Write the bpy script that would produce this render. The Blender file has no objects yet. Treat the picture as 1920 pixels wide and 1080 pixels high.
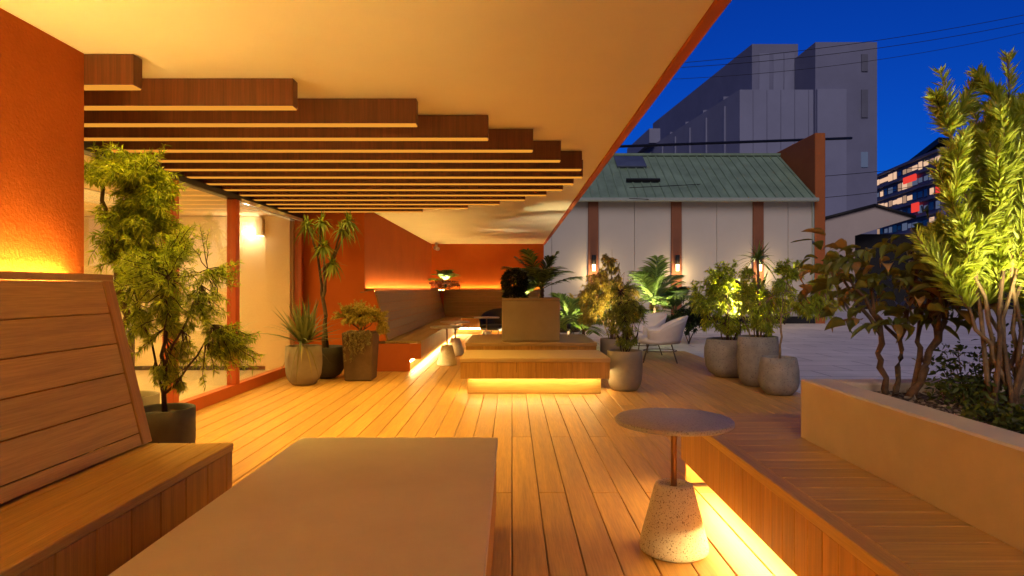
import bpy, bmesh, math, random
import numpy as np
from mathutils import Vector, Matrix

R = math.radians
SC = bpy.context.scene
COL = SC.collection

# ------------------------------------------------------------------ camera
F = 1200.0                       # focal length in photo pixels (1920 wide)
EYE = 1.15
cam_d = bpy.data.cameras.new('camera'); cam_d.sensor_width = 36.0; cam_d.lens = 36.0 * F / 1920.0
cam_d.clip_start = 0.02; cam_d.clip_end = 2000
cam = bpy.data.objects.new('camera', cam_d); COL.objects.link(cam)
cam.location = (0, 0, EYE); cam.rotation_euler = (R(90), 0, 0)
SC.camera = cam

# ------------------------------------------------------------------ sky, dusk
SUN_EL, SUN_ROT = R(-3.0), R(20)
W = bpy.data.worlds.new('World'); SC.world = W; W.use_nodes = True
wn = W.node_tree.nodes; wl = W.node_tree.links; wn.clear()
sky = wn.new('ShaderNodeTexSky'); sky.sky_type = 'NISHITA'; sky.sun_disc = False
sky.sun_elevation = SUN_EL; sky.sun_rotation = SUN_ROT
sky.air_density = 1.0; sky.dust_density = 0.3; sky.ozone_density = 4.0
tint = wn.new('ShaderNodeMix'); tint.data_type = 'RGBA'; tint.blend_type = 'MULTIPLY'; tint.inputs[0].default_value = 1.0
tint.inputs[7].default_value = (0.025, 0.46, 1.0, 1)
bg = wn.new('ShaderNodeBackground'); bg.inputs[1].default_value = 1.58
wo = wn.new('ShaderNodeOutputWorld')
wl.new(sky.outputs[0], tint.inputs[6]); wl.new(tint.outputs[2], bg.inputs[0]); wl.new(bg.outputs[0], wo.inputs[0])

sd = bpy.data.lights.new('sun', 'SUN'); sd.energy = 0.95; sd.angle = R(40); sd.color = (1.0, 0.84, 0.76)
sun = bpy.data.objects.new('sun', sd); COL.objects.link(sun)
sun.rotation_euler = (R(54), 0, R(-12))

SC.view_settings.view_transform = 'Standard'
try: SC.view_settings.look = 'None'
except Exception: pass
SC.view_settings.exposure = 0.48; SC.view_settings.gamma = 1.0
SC.view_settings.use_curve_mapping = False

LED = (1.0, 0.63, 0.17)          # warm strip light
LEDY = (1.0, 0.71, 0.27)

# ------------------------------------------------------------------ materials
MATS = {}
def new_mat(name):
    m = bpy.data.materials.new(name); m.use_nodes = True; m.node_tree.nodes.clear()
    MATS[name] = m
    return m, m.node_tree.nodes, m.node_tree.links
def ramp(n, stops):
    r = n.new('ShaderNodeValToRGB'); e = r.color_ramp.elements
    while len(e) < len(stops): e.new(0.5)
    for i, (p, c) in enumerate(stops):
        e[i].position = p; e[i].color = (*c, 1)
    return r
def scl(c, k): return tuple(min(1, x * k) for x in c)
def out(n, l, sh):
    o = n.new('ShaderNodeOutputMaterial'); l.new(sh, o.inputs[0])

def wood(name, col, axis, rough=0.5, stretch=14.0, var=0.22, bump=0.12, fine=9.0):
    m, n, l = new_mat(name)
    tc = n.new('ShaderNodeTexCoord'); oi = n.new('ShaderNodeObjectInfo')
    vm = n.new('ShaderNodeVectorMath'); vm.operation = 'SCALE'; vm.inputs[0].default_value = (13.1, 7.7, 21.3)
    l.new(oi.outputs['Random'], vm.inputs['Scale'])
    ad = n.new('ShaderNodeVectorMath'); l.new(tc.outputs['Object'], ad.inputs[0]); l.new(vm.outputs[0], ad.inputs[1])
    mp = n.new('ShaderNodeMapping'); s = [stretch] * 3; s['xyz'.index(axis)] = 0.7; mp.inputs['Scale'].default_value = s
    l.new(ad.outputs[0], mp.inputs[0])
    n1 = n.new('ShaderNodeTexNoise'); n1.inputs['Scale'].default_value = 1.6; n1.inputs['Detail'].default_value = 6; n1.inputs['Roughness'].default_value = 0.65
    l.new(mp.outputs[0], n1.inputs['Vector'])
    n2 = n.new('ShaderNodeTexNoise'); n2.inputs['Scale'].default_value = fine; n2.inputs['Detail'].default_value = 3
    l.new(mp.outputs[0], n2.inputs['Vector'])
    rp = ramp(n, [(0.30, scl(col, 1 - var)), (0.52, col), (0.72, scl(col, 1 + var))])
    l.new(n1.outputs['Fac'], rp.inputs[0])
    rp2 = ramp(n, [(0.35, (0.80, 0.78, 0.75)), (0.6, (1, 1, 1))]); l.new(n2.outputs['Fac'], rp2.inputs[0])
    mx = n.new('ShaderNodeMix'); mx.data_type = 'RGBA'; mx.blend_type = 'MULTIPLY'; mx.inputs[0].default_value = 0.8
    l.new(rp.outputs[0], mx.inputs[6]); l.new(rp2.outputs[0], mx.inputs[7])
    mr = n.new('ShaderNodeMapRange'); mr.inputs[3].default_value = 0.90; mr.inputs[4].default_value = 1.09
    l.new(oi.outputs['Random'], mr.inputs[0])
    hv = n.new('ShaderNodeHueSaturation'); l.new(mr.outputs[0], hv.inputs['Value']); l.new(mx.outputs[2], hv.inputs['Color'])
    b = n.new('ShaderNodeBsdfPrincipled'); l.new(hv.outputs[0], b.inputs['Base Color'])
    rr = n.new('ShaderNodeMapRange'); rr.inputs[3].default_value = rough - 0.1; rr.inputs[4].default_value = rough + 0.15
    l.new(n1.outputs['Fac'], rr.inputs[0]); l.new(rr.outputs[0], b.inputs['Roughness'])
    bp = n.new('ShaderNodeBump'); bp.inputs['Strength'].default_value = bump; bp.inputs['Distance'].default_value = 0.004
    l.new(n2.outputs['Fac'], bp.inputs['Height']); l.new(bp.outputs[0], b.inputs['Normal'])
    out(n, l, b.outputs[0]); return m

def rough_mat(name, col, var=0.15, scale=4.0, bump=0.2, bscale=60.0, rough=0.8, spec=0.3, speck=None, bdist=0.004, metal=0.0):
    m, n, l = new_mat(name)
    tc = n.new('ShaderNodeTexCoord')
    n1 = n.new('ShaderNodeTexNoise'); n1.inputs['Scale'].default_value = scale; n1.inputs['Detail'].default_value = 7; n1.inputs['Roughness'].default_value = 0.62
    l.new(tc.outputs['Object'], n1.inputs['Vector'])
    rp = ramp(n, [(0.28, scl(col, 1 - var)), (0.5, col), (0.74, scl(col, 1 + var))]); l.new(n1.outputs['Fac'], rp.inputs[0])
    c = rp.outputs[0]
    if speck:
        scol, ss, th = speck
        v = n.new('ShaderNodeTexNoise'); v.inputs['Scale'].default_value = ss; v.inputs['Detail'].default_value = 1.5
        l.new(tc.outputs['Object'], v.inputs['Vector'])
        vr = ramp(n, [(th, (0, 0, 0)), (th + 0.04, (1, 1, 1))]); l.new(v.outputs['Fac'], vr.inputs[0])
        mx = n.new('ShaderNodeMix'); mx.data_type = 'RGBA'; l.new(vr.outputs[0], mx.inputs[0])
        l.new(c, mx.inputs[6]); mx.inputs[7].default_value = (*scol, 1); c = mx.outputs[2]
    b = n.new('ShaderNodeBsdfPrincipled'); l.new(c, b.inputs['Base Color'])
    b.inputs['Roughness'].default_value = rough; b.inputs['Specular IOR Level'].default_value = spec; b.inputs['Metallic'].default_value = metal
    n2 = n.new('ShaderNodeTexNoise'); n2.inputs['Scale'].default_value = bscale; n2.inputs['Detail'].default_value = 5
    l.new(tc.outputs['Object'], n2.inputs['Vector'])
    bp = n.new('ShaderNodeBump'); bp.inputs['Strength'].default_value = bump; bp.inputs['Distance'].default_value = bdist
    l.new(n2.outputs['Fac'], bp.inputs['Height']); l.new(bp.outputs[0], b.inputs['Normal'])
    out(n, l, b.outputs[0]); return m

def emis(name, col, k):
    m, n, l = new_mat(name); e = n.new('ShaderNodeEmission'); e.inputs[0].default_value = (*col, 1); e.inputs[1].default_value = k
    out(n, l, e.outputs[0]); return m

def leaf_mat(name, dark, light, trans=0.35, rough=0.45):
    m, n, l = new_mat(name)
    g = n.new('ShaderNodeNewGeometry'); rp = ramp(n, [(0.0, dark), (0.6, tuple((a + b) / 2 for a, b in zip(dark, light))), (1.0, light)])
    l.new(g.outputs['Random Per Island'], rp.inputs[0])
    b = n.new('ShaderNodeBsdfPrincipled'); l.new(rp.outputs[0], b.inputs['Base Color']); b.inputs['Roughness'].default_value = rough
    b.inputs['Specular IOR Level'].default_value = 0.35
    t = n.new('ShaderNodeBsdfTranslucent')
    hv = n.new('ShaderNodeHueSaturation'); hv.inputs['Saturation'].default_value = 1.1; hv.inputs['Value'].default_value = 1.5
    l.new(rp.outputs[0], hv.inputs['Color']); l.new(hv.outputs[0], t.inputs[0])
    ms = n.new('ShaderNodeMixShader'); ms.inputs[0].default_value = trans
    l.new(b.outputs[0], ms.inputs[1]); l.new(t.outputs[0], ms.inputs[2]); out(n, l, ms.outputs[0]); return m

def glass_mat(name):
    m, n, l = new_mat(name)
    lw = n.new('ShaderNodeLayerWeight'); lw.inputs['Blend'].default_value = 0.5
    pw = n.new('ShaderNodeMath'); pw.operation = 'POWER'; pw.inputs[1].default_value = 3.2; l.new(lw.outputs['Facing'], pw.inputs[0])
    fr = n.new('ShaderNodeMapRange'); fr.inputs[3].default_value = 0.10; fr.inputs[4].default_value = 0.9; l.new(pw.outputs[0], fr.inputs[0])
    tr = n.new('ShaderNodeBsdfTransparent'); tr.inputs[0].default_value = (0.96, 0.95, 0.92, 1)
    gl = n.new('ShaderNodeBsdfGlossy'); gl.inputs['Roughness'].default_value = 0.01
    ms = n.new('ShaderNodeMixShader'); l.new(fr.outputs[0], ms.inputs[0]); l.new(tr.outputs[0], ms.inputs[1]); l.new(gl.outputs[0], ms.inputs[2])
    out(n, l, ms.outputs[0]); return m

M_deck = wood('deck_wood', (0.55, 0.29, 0.078), 'y', rough=0.46, stretch=16)
M_bench_y = wood('bench_wood_y', (0.55, 0.335, 0.085), 'y', rough=0.5, stretch=22, var=0.18)
M_bench_x = wood('bench_wood_x', (0.55, 0.335, 0.085), 'x', rough=0.5, stretch=22, var=0.18)
M_bench_z = wood('bench_wood_z', (0.48, 0.25, 0.06), 'z', rough=0.5, stretch=22, var=0.24)
M_farb_y = wood('dimmed_bench_wood_y', (0.27, 0.155, 0.045), 'y', rough=0.5, stretch=22, var=0.18)  # far bench: bench wood darkened because it is lit less there
M_farb_x = wood('dimmed_bench_wood_x', (0.27, 0.155, 0.045), 'x', rough=0.5, stretch=22, var=0.18)
M_farb_z = wood('dimmed_bench_wood_z', (0.30, 0.14, 0.035), 'z', rough=0.5, stretch=22, var=0.2)
M_slab = rough_mat('slab_top', (0.68, 0.61, 0.45), var=0.09, scale=2.2, bump=0.12, bscale=70, rough=0.5, spec=0.4)
M_slabw = wood('slab_wood', (0.52, 0.34, 0.15), 'x', rough=0.5, stretch=14, var=0.12)
M_beam = wood('beam_wood', (0.135, 0.046, 0.017), 'z', rough=0.45, stretch=20, var=0.35)
M_beamglow = emis('beam_underside_glow', (1.0, 0.38, 0.04), 0.60)  # weak emission, puts a golden glow on the beam undersides
M_stucco = rough_mat('orange_stucco', (0.50, 0.135, 0.021), var=0.14, scale=2.5, bump=0.6, bscale=75, rough=0.9, bdist=0.008, spec=0.15)
M_stuccod = rough_mat('orange_panel_wall', (0.50, 0.115, 0.018), var=0.10, scale=1.5, bump=0.3, bscale=30, rough=0.85, spec=0.2)
M_ceil = rough_mat('ceiling_plaster', (0.82, 0.76, 0.56), var=0.04, scale=1.2, bump=0.10, bscale=60, rough=0.75)
M_trim = rough_mat('orange_trim', (0.42, 0.095, 0.018), var=0.08, bump=0.05, rough=0.6)
M_frame = rough_mat('door_frame_paint', (0.42, 0.075, 0.012), var=0.10, bump=0.05, rough=0.4, spec=0.5)
M_dark = rough_mat('dark_metal', (0.022, 0.020, 0.020), var=0.2, bump=0.05, rough=0.45, spec=0.5)
M_glass = glass_mat('door_glass')
M_cream = rough_mat('room_plaster', (0.74, 0.58, 0.32), var=0.04, bump=0.06, rough=0.8)
M_roomfloor = rough_mat('room_floor', (0.52, 0.42, 0.27), var=0.08, scale=1.5, bump=0.04, rough=0.35)
M_white = rough_mat('white_plastic', (0.72, 0.68, 0.60), var=0.05, bump=0.02, rough=0.4)
M_conc = rough_mat('concrete_pot', (0.25, 0.22, 0.18), var=0.28, scale=7, bump=0.35, bscale=90, rough=0.8, speck=((0.16, 0.14, 0.12), 55, 0.62))
M_conc2 = rough_mat('smooth_concrete_pot', (0.27, 0.22, 0.155), var=0.18, scale=5, bump=0.15, bscale=70, rough=0.75)
M_potdark = rough_mat('dark_pot', (0.055, 0.048, 0.042), var=0.25, scale=6, bump=0.2, rough=0.6)
M_potbrown = rough_mat('brown_pot', (0.12, 0.075, 0.045), var=0.25, scale=6, bump=0.2, rough=0.7)
M_planter = rough_mat('planter_render', (0.60, 0.52, 0.385), var=0.12, scale=2.6, bump=0.18, bscale=80, rough=0.8)
M_box = rough_mat('box_planter_concrete', (0.38, 0.295, 0.18), var=0.12, scale=3, bump=0.15, rough=0.75)
M_soil = rough_mat('soil', (0.075, 0.052, 0.033), var=0.5, scale=20, bump=0.8, bscale=60, rough=0.95, bdist=0.02)
M_gravel = leaf_mat('gravel_bits', (0.10, 0.075, 0.05), (0.42, 0.34, 0.24), trans=0.0, rough=0.9)
M_terrazzo = rough_mat('terrazzo', (0.66, 0.60, 0.46), var=0.08, scale=5, bump=0.35, bscale=120, rough=0.8, speck=((0.22, 0.16, 0.10), 170, 0.60))
M_granite = rough_mat('granite_top', (0.43, 0.405, 0.39), var=0.10, scale=8, bump=0.03, rough=0.45, speck=((0.27, 0.25, 0.25), 140, 0.58))
M_copper = rough_mat('copper_post', (0.30, 0.155, 0.08), var=0.10, bump=0.01, rough=0.45, metal=0.7, spec=0.5)
M_bark = rough_mat('bark', (0.13, 0.080, 0.045), var=0.4, scale=22, bump=0.8, bscale=50, rough=0.9, bdist=0.01)
M_barkd = rough_mat('dark_bark', (0.055, 0.034, 0.022), var=0.4, scale=22, bump=0.6, bscale=50, rough=0.9, bdist=0.008)
M_barkp = rough_mat('pale_bark', (0.24, 0.16, 0.085), var=0.4, scale=26, bump=0.8, bscale=60, rough=0.9, bdist=0.008)
M_pave = None
M_ground = rough_mat('asphalt', (0.055, 0.052, 0.055), var=0.3, scale=0.6, bump=0.3, bscale=30, rough=0.9)
M_rope = rough_mat('white_rope', (0.70, 0.63, 0.57), var=0.10, bump=0.6, bscale=120, rough=0.8)
M_panelw = rough_mat('warehouse_panel', (0.46, 0.43, 0.40), var=0.06, scale=0.6, bump=0.08, bscale=12, rough=0.75)
M_pil = rough_mat('pilaster_paint', (0.21, 0.08, 0.042), var=0.12, scale=2, bump=0.06, rough=0.7)
M_parapet = rough_mat('parapet_orange', (0.34, 0.10, 0.03), var=0.14, scale=1.2, bump=0.1, rough=0.8)
M_roofg = rough_mat('green_roof', (0.17, 0.25, 0.19), var=0.30, scale=1.3, bump=0.1, rough=0.55)
M_gutter = rough_mat('gutter_metal', (0.30, 0.35, 0.32), var=0.1, bump=0.03, rough=0.5)
M_bldg = rough_mat('tower_cladding', (0.215, 0.235, 0.38), var=0.10, scale=0.25, bump=0.05, bscale=3, rough=0.7)
M_bldg2 = rough_mat('tower_cladding_dark', (0.17, 0.185, 0.31), var=0.14, scale=0.25, bump=0.05, bscale=3, rough=0.6)
M_bldg3 = rough_mat('tower_cladding_side', (0.21, 0.23, 0.37), var=0.12, scale=0.3, bump=0.05, bscale=3, rough=0.6)
M_winb = rough_mat('dusk_window', (0.08, 0.10, 0.16), var=0.3, scale=1.0, bump=0.02, rough=0.12, spec=0.6)
M_winm = rough_mat('matt_window', (0.12, 0.13, 0.20), var=0.15, scale=0.8, bump=0.02, rough=0.6)
M_shed = rough_mat('shed_sheet', (0.42, 0.36, 0.34), var=0.08, scale=0.5, bump=0.05, rough=0.7)
M_black = rough_mat('black_rubber', (0.012, 0.012, 0.014), var=0.2, bump=0.02, rough=0.6)
M_bulb = emis('lamp_bulb', (1.0, 0.70, 0.34), 4.5)
M_cool = emis('cool_lamp', (1.0, 0.93, 0.72), 9.0)
M_stripc = emis('centre_bench_strip', LEDY, 55.0)
M_stripf = emis('far_ledge_strip', LED, 95.0)
M_strip = emis('led_strip_glow', LED, 195.0)
M_stripk = emis('toe_kick_strip', LEDY, 150.0)
M_spotlens = emis('spot_lens', (1.0, 0.85, 0.55), 14.0)
M_litwin = emis('lit_window', (1.0, 0.62, 0.40), 0.6)
M_litwin3 = emis('faint_lit_window', (1.0, 0.60, 0.40), 0.28)
M_litwin2 = emis('dim_lit_window', (0.40, 0.50, 0.85), 0.14)
M_redsign = emis('red_sign_glow', (1.0, 0.06, 0.045), 0.6)
M_whitesign = emis('white_sign_glow', (0.75, 0.92, 1.0), 1.3)

def pave_mat():
    m, n, l = new_mat('terrace_paving')
    tc = n.new('ShaderNodeTexCoord')
    br = n.new('ShaderNodeTexBrick'); br.offset = 0.5; br.inputs['Scale'].default_value = 1.0
    br.inputs['Mortar Size'].default_value = 0.012; br.inputs['Brick Width'].default_value = 1.2; br.inputs['Row Height'].default_value = 0.6
    br.inputs['Color1'].default_value = (0.58, 0.53, 0.52, 1); br.inputs['Color2'].default_value = (0.62, 0.57, 0.55, 1); br.inputs['Mortar'].default_value = (0.22, 0.20, 0.21, 1)
    l.new(tc.outputs['Object'], br.inputs['Vector'])
    n1 = n.new('ShaderNodeTexNoise'); n1.inputs['Scale'].default_value = 1.1; n1.inputs['Detail'].default_value = 8
    l.new(tc.outputs['Object'], n1.inputs['Vector'])
    rp = ramp(n, [(0.3, (0.78, 0.78, 0.78)), (0.7, (1.08, 1.08, 1.08))]); l.new(n1.outputs['Fac'], rp.inputs[0])
    mx = n.new('ShaderNodeMix'); mx.data_type = 'RGBA'; mx.blend_type = 'MULTIPLY'; mx.inputs[0].default_value = 1
    l.new(br.outputs[0], mx.inputs[6]); l.new(rp.outputs[0], mx.inputs[7])
    b = n.new('ShaderNodeBsdfPrincipled'); l.new(mx.outputs[2], b.inputs['Base Color']); b.inputs['Roughness'].default_value = 0.62
    out(n, l, b.outputs[0]); return m
M_pave = pave_mat()

L_shrub = leaf_mat('shrub_leaf', (0.11, 0.16, 0.018), (0.4, 0.45, 0.06), 0.5)
L_tree = leaf_mat('tree_leaf', (0.12, 0.17, 0.018), (0.44, 0.48, 0.06), 0.5)
L_yucca = leaf_mat('yucca_leaf', (0.08, 0.1, 0.035), (0.22, 0.22, 0.07), 0.2)
L_drac = leaf_mat('dracaena_leaf', (0.09, 0.14, 0.02), (0.32, 0.36, 0.06), 0.3)
L_fern = leaf_mat('golden_fern_leaf', (0.22, 0.18, 0.035), (0.5, 0.4, 0.09), 0.3)
L_trail = leaf_mat('trailing_leaf', (0.14, 0.115, 0.045), (0.30, 0.24, 0.10), 0.25)
L_gold = leaf_mat('golden_shrub_leaf', (0.26, 0.2, 0.035), (0.55, 0.44, 0.1), 0.4)
L_green = leaf_mat('mid_green_leaf', (0.11, 0.15, 0.018), (0.38, 0.42, 0.055), 0.35)
L_lime = leaf_mat('lime_leaf', (0.2, 0.26, 0.02), (0.52, 0.57, 0.065), 0.45)
L_plume = leaf_mat('plume_leaf', (0.26, 0.31, 0.035), (0.56, 0.6, 0.1), 0.45)
L_palm = leaf_mat('palm_leaf', (0.03, 0.06, 0.014), (0.12, 0.17, 0.035), 0.25)
L_palml = leaf_mat('light_palm_leaf', (0.08, 0.14, 0.025), (0.27, 0.36, 0.08), 0.35)
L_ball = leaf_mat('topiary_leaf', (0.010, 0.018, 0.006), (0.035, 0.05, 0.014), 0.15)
L_broad = leaf_mat('broad_leaf', (0.055, 0.085, 0.015), (0.25, 0.27, 0.05), 0.18, 0.4)
L_broadb = leaf_mat('broad_leaf_brown', (0.2, 0.12, 0.03), (0.42, 0.26, 0.07), 0.15, 0.45)
L_cover = leaf_mat('ground_cover_leaf', (0.04, 0.06, 0.012), (0.15, 0.18, 0.03), 0.3)
L_red = leaf_mat('reddish_leaf', (0.12, 0.03, 0.02), (0.30, 0.10, 0.05), 0.3)

# ------------------------------------------------------------------ object helpers
ORG = {}
def link(o, parent=None):
    COL.objects.link(o)
    if parent is not None: o.parent = parent
    return o
def tag(o, label=None, cat=None, group=None, kind=None):
    if label: o['label'] = label
    if cat: o['category'] = cat
    if group: o['group'] = group
    if kind: o['kind'] = kind
    return o
def thing(name, label, cat, loc=(0, 0, 0), group=None):
    o = bpy.data.objects.new(name, None); o.empty_display_size = 0.1; link(o); o.location = loc
    ORG[o.name] = Vector(loc); tag(o, label, cat, group); return o
def org(o): return ORG.get(o.name, Vector((0, 0, 0))) if o is not None else Vector((0, 0, 0))

class MB:
    """collects shapes in world coordinates, links them as ONE mesh"""
    def __init__(s): s.v = []; s.f = []; s.sm = []
    def add(s, v, f, smooth=False):
        o = len(s.v); s.v += [tuple(p) for p in v]; s.f += [tuple(i + o for i in q) for q in f]; s.sm += [smooth] * len(f)
        return s
    def box(s, x0, x1, y0, y1, z0, z1):
        v = [(x, y, z) for z in (z0, z1) for y in (y0, y1) for x in (x0, x1)]
        return s.add(v, [(0, 2, 3, 1), (4, 5, 7, 6), (0, 1, 5, 4), (2, 6, 7, 3), (0, 4, 6, 2), (1, 3, 7, 5)])
    def quad(s, a, b, c, d): return s.add([a, b, c, d], [(0, 1, 2, 3)])
    def prism(s, poly, z0, z1):
        n = len(poly); v = [(x, y, z0) for x, y in poly] + [(x, y, z1) for x, y in poly]
        return s.add(v, [tuple(range(n))[::-1], tuple(range(n, 2 * n))] + [(i, (i + 1) % n, n + (i + 1) % n, n + i) for i in range(n)])
    def lathe(s, prof, cx=0, cy=0, seg=40, wob=None):
        v = []; f = []; m = len(prof)
        for i in range(seg):
            a = 2 * math.pi * i / seg
            for r, z in prof: v.append((cx + r * math.cos(a), cy + r * math.sin(a), z))
        for i in range(seg):
            j = (i + 1) % seg
            for k in range(m - 1): f.append((i * m + k, j * m + k, j * m + k + 1, i * m + k + 1))
        return s.add(v, f, True)
    def tube(s, pts, rad, seg=6, cap=True):
        pts = [Vector(p) for p in pts]; n = len(pts)
        if not hasattr(rad, '__len__'): rad = [rad] * n
        v = []; f = []; ref = Vector((0.31, 0.17, 0.93))
        for i, p in enumerate(pts):
            d = (pts[min(i + 1, n - 1)] - pts[max(i - 1, 0)])
            d = d.normalized() if d.length > 1e-9 else Vector((0, 0, 1))
            a = d.cross(ref)
            if a.length < 1e-3: a = d.cross(Vector((1, 0, 0)))
            a.normalize(); b = d.cross(a)
            for k in range(seg):
                t = 2 * math.pi * k / seg; v.append(tuple(p + (a * math.cos(t) + b * math.sin(t)) * rad[i]))
        for i in range(n - 1):
            for k in range(seg):
                k2 = (k + 1) % seg; f.append((i * seg + k, i * seg + k2, (i + 1) * seg + k2, (i + 1) * seg + k))
        if cap: f.append(tuple(range(seg))[::-1]); f.append(tuple(range((n - 1) * seg, n * seg)))
        return s.add(v, f, True)
    def build(s, name, mat, parent=None, bevel=0.0, loc=None, segs=1):
        me = bpy.data.meshes.new(name)
        o0 = org(parent)
        base = Vector(loc) if loc is not None else o0
        me.from_pydata([(p[0] - base.x, p[1] - base.y, p[2] - base.z) for p in s.v], [], s.f)
        me.polygons.foreach_set('use_smooth', s.sm)
        if bevel > 0:
            bm = bmesh.new(); bm.from_mesh(me)
            bmesh.ops.bevel(bm, geom=list(bm.edges), offset=bevel, segments=segs, affect='EDGES', clamp_overlap=True)
            bm.to_mesh(me); bm.free()
        me.materials.append(mat); me.update()
        o = bpy.data.objects.new(name, me); link(o, parent)
        ORG[o.name] = base
        o.location = base - o0 if parent is not None else base
        return o

BOXC = {}
def piece(name, dims, c, mat, parent, rot=(0, 0, 0), bev=0.003):
    """a bevelled board centred at c (world); alike boards share one mesh"""
    key = (round(dims[0], 4), round(dims[1], 4), round(dims[2], 4), mat.name, bev)
    me = BOXC.get(key)
    if me is None:
        mb = MB().box(-dims[0] / 2, dims[0] / 2, -dims[1] / 2, dims[1] / 2, -dims[2] / 2, dims[2] / 2)
        o = mb.build(name, mat, None, bevel=min(bev, min(dims) * 0.3)); me = o.data
        bpy.data.objects.remove(o); BOXC[key] = me
    o = bpy.data.objects.new(name, me); link(o, parent)
    o.location = Vector(c) - org(parent); o.rotation_euler = rot; ORG[o.name] = Vector(c)
    return o
def pc(name, x0, x1, y0, y1, z0, z1, mat, parent, bev=0.003):
    return piece(name, (x1 - x0, y1 - y0, z1 - z0), ((x0 + x1) / 2, (y0 + y1) / 2, (z0 + z1) / 2), mat, parent, bev=bev)
def area(name, loc, rot, sx, sy, e, col, parent=None, spread=180):
    d = bpy.data.lights.new(name, 'AREA'); d.shape = 'RECTANGLE'; d.size = sx; d.size_y = sy; d.energy = e; d.color = col; d.spread = R(spread)
    o = bpy.data.objects.new(name, d); link(o, parent); o.location = Vector(loc) - org(parent); o.rotation_euler = rot; return o
def spot(name, loc, target, e, ang, col, parent=None, blend=0.5, size=0.03):
    d = bpy.data.lights.new(name, 'SPOT'); d.energy = e; d.spot_size = R(ang); d.spot_blend = blend; d.color = col; d.shadow_soft_size = size
    o = bpy.data.objects.new(name, d); link(o, parent); o.location = Vector(loc) - org(parent)
    o.rotation_euler = (Vector(target) - Vector(loc)).to_track_quat('-Z', 'Y').to_euler(); return o
def pt(name, loc, e, col, parent=None, size=0.05):
    d = bpy.data.lights.new(name, 'POINT'); d.energy = e; d.color = col; d.shadow_soft_size = size
    o = bpy.data.objects.new(name, d); link(o, parent); o.location = Vector(loc) - org(parent); return o
def PX(px, py, d): return Vector(((px - 960) / F * d, d, EYE - (py - 540) / F * d))

H = 2.30            # ceiling height
XW = -2.10          # wall plane
XG = -3.00          # glass plane
XS = 0.81           # soffit edge
Y1, Y2, YB = 3.14, 9.10, 16.70

# ------------------------------------------------------------------ ground, paving, deck
g = MB().quad((-900, -900, -0.12), (900, -900, -0.12), (900, 1200, -0.12), (-900, 1200, -0.12)).build('ground', M_ground); tag(g, kind='structure')
pv = MB().box(3.155, 40, -12, 60, -0.10, -0.012).box(0.90, 3.1545, 11.71, 60, -0.10, -0.012).build('paving', M_pave); tag(pv, kind='structure')
dk = MB().box(-3.05, 3.15, -2, 9.2, -0.10, -0.035).box(-2.2, 0.895, 9.2, 17.0, -0.10, -0.035).box(0.895, 3.15, 9.2, 11.7, -0.10, -0.035).build('deck', M_black); tag(dk, kind='structure')
random.seed(4)
for i in range(-20, 21):
    x0 = i * 0.15; xc = x0 + 0.075
    ys = [-1.8 + 2.7 * k for k in range(8)] if i % 2 else [-1.8] + [-0.45 + 2.7 * k for k in range(8)]
    for a, b in zip(ys[:-1], ys[1:]):
        lo, hi = a, b
        if xc < -2.1: lo, hi = max(lo, 3.16), min(hi, 9.08)
        if xc > 1.65: lo = max(lo, 2.9)
        if xc > 0.9: hi = min(hi, 11.7)
        hi = min(hi, 16.65)
        if hi - lo < 0.05: continue
        pc('deck_board', x0 + 0.0023, x0 + 0.1477, lo + 0.0015, hi - 0.0015, -0.028, random.uniform(-0.0012, 0.0), M_deck, dk, bev=0.003)
pc('edge_board', 3.152, 3.1545, 2.9, 11.7, -0.09, -0.002, M_bench_y, dk)

# ------------------------------------------------------------------ building: walls, roof, glass front, room
def wall(label, boxes, mat, name='stucco_wall'):
    mb = MB()
    for b in boxes: mb.box(*b)
    o = mb.build(name, mat); tag(o, label, 'wall'); return o
wall('rough orange stucco wall behind the near left bench', [(-3.02, XW, -5, Y1, -0.1, H), (XW + 0.001, XS, -5, -4.8, -0.1, H)], M_stucco)  # second box: unseen return behind camera, added to block sky and bounce warm light
wall('red orange wall block beside the glass front and above the corner bench', [(-3.02, XW, Y2, YB + 0.2, -0.1, H)], M_stuccod, 'painted_wall')
wall('orange back wall at the far end of the covered terrace', [(XW + 0.002, 0.83, YB, YB + 0.2, -0.1, H)], M_stuccod, 'painted_wall')

roof = thing('canopy_roof', 'cream plaster canopy ceiling with orange edge over the deck', 'canopy', (-1, 6, H))
MB().box(-6.6, XS, -5, YB + 0.2, H + 0.002, H + 0.22).build('soffit', M_ceil, roof)
MB().box(XS + 0.002, XS + 0.062, -5, YB + 0.2, H - 0.012, H + 0.40).build('edge_trim', M_trim, roof, bevel=0.004)
MB().box(-6.6, XS, -5, YB + 0.2, H + 0.224, H + 0.38).build('roof_deck', M_shed, roof)

gf = thing('glass_front', 'reflective glass front with red timber frame along the deck', 'glass front', (XG, 6, 0))
ZT = 2.10
pc('sill', XG - 0.05, XG + 0.05, Y1 + 0.002, Y2 - 0.002, 0.0, 0.115, M_frame, gf)
pc('header', XG - 0.05, XG + 0.055, Y1 + 0.002, Y2 - 0.002, ZT, ZT + 0.065, M_dark, gf)
pc('upper_panel', XG - 0.04, XG + 0.03, Y1 + 0.002, Y2 - 0.002, ZT + 0.067, H, M_beam, gf)
posts = [3.25, 5.62, 6.88, 9.02]
for y in posts: pc('post', XG - 0.045, XG + 0.052, y - 0.05, y + 0.05, 0.1155, ZT - 0.001, M_frame, gf)
for a, b in zip(posts[:-1], posts[1:]): pc('pane', XG - 0.006, XG + 0.006, a + 0.051, b - 0.051, 0.117, ZT - 0.003, M_glass, gf, bev=0.0005)
pc('door_track', XG + 0.053, XG + 0.075, 6.95, 8.95, ZT - 0.02, ZT + 0.02, M_white, gf)

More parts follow.
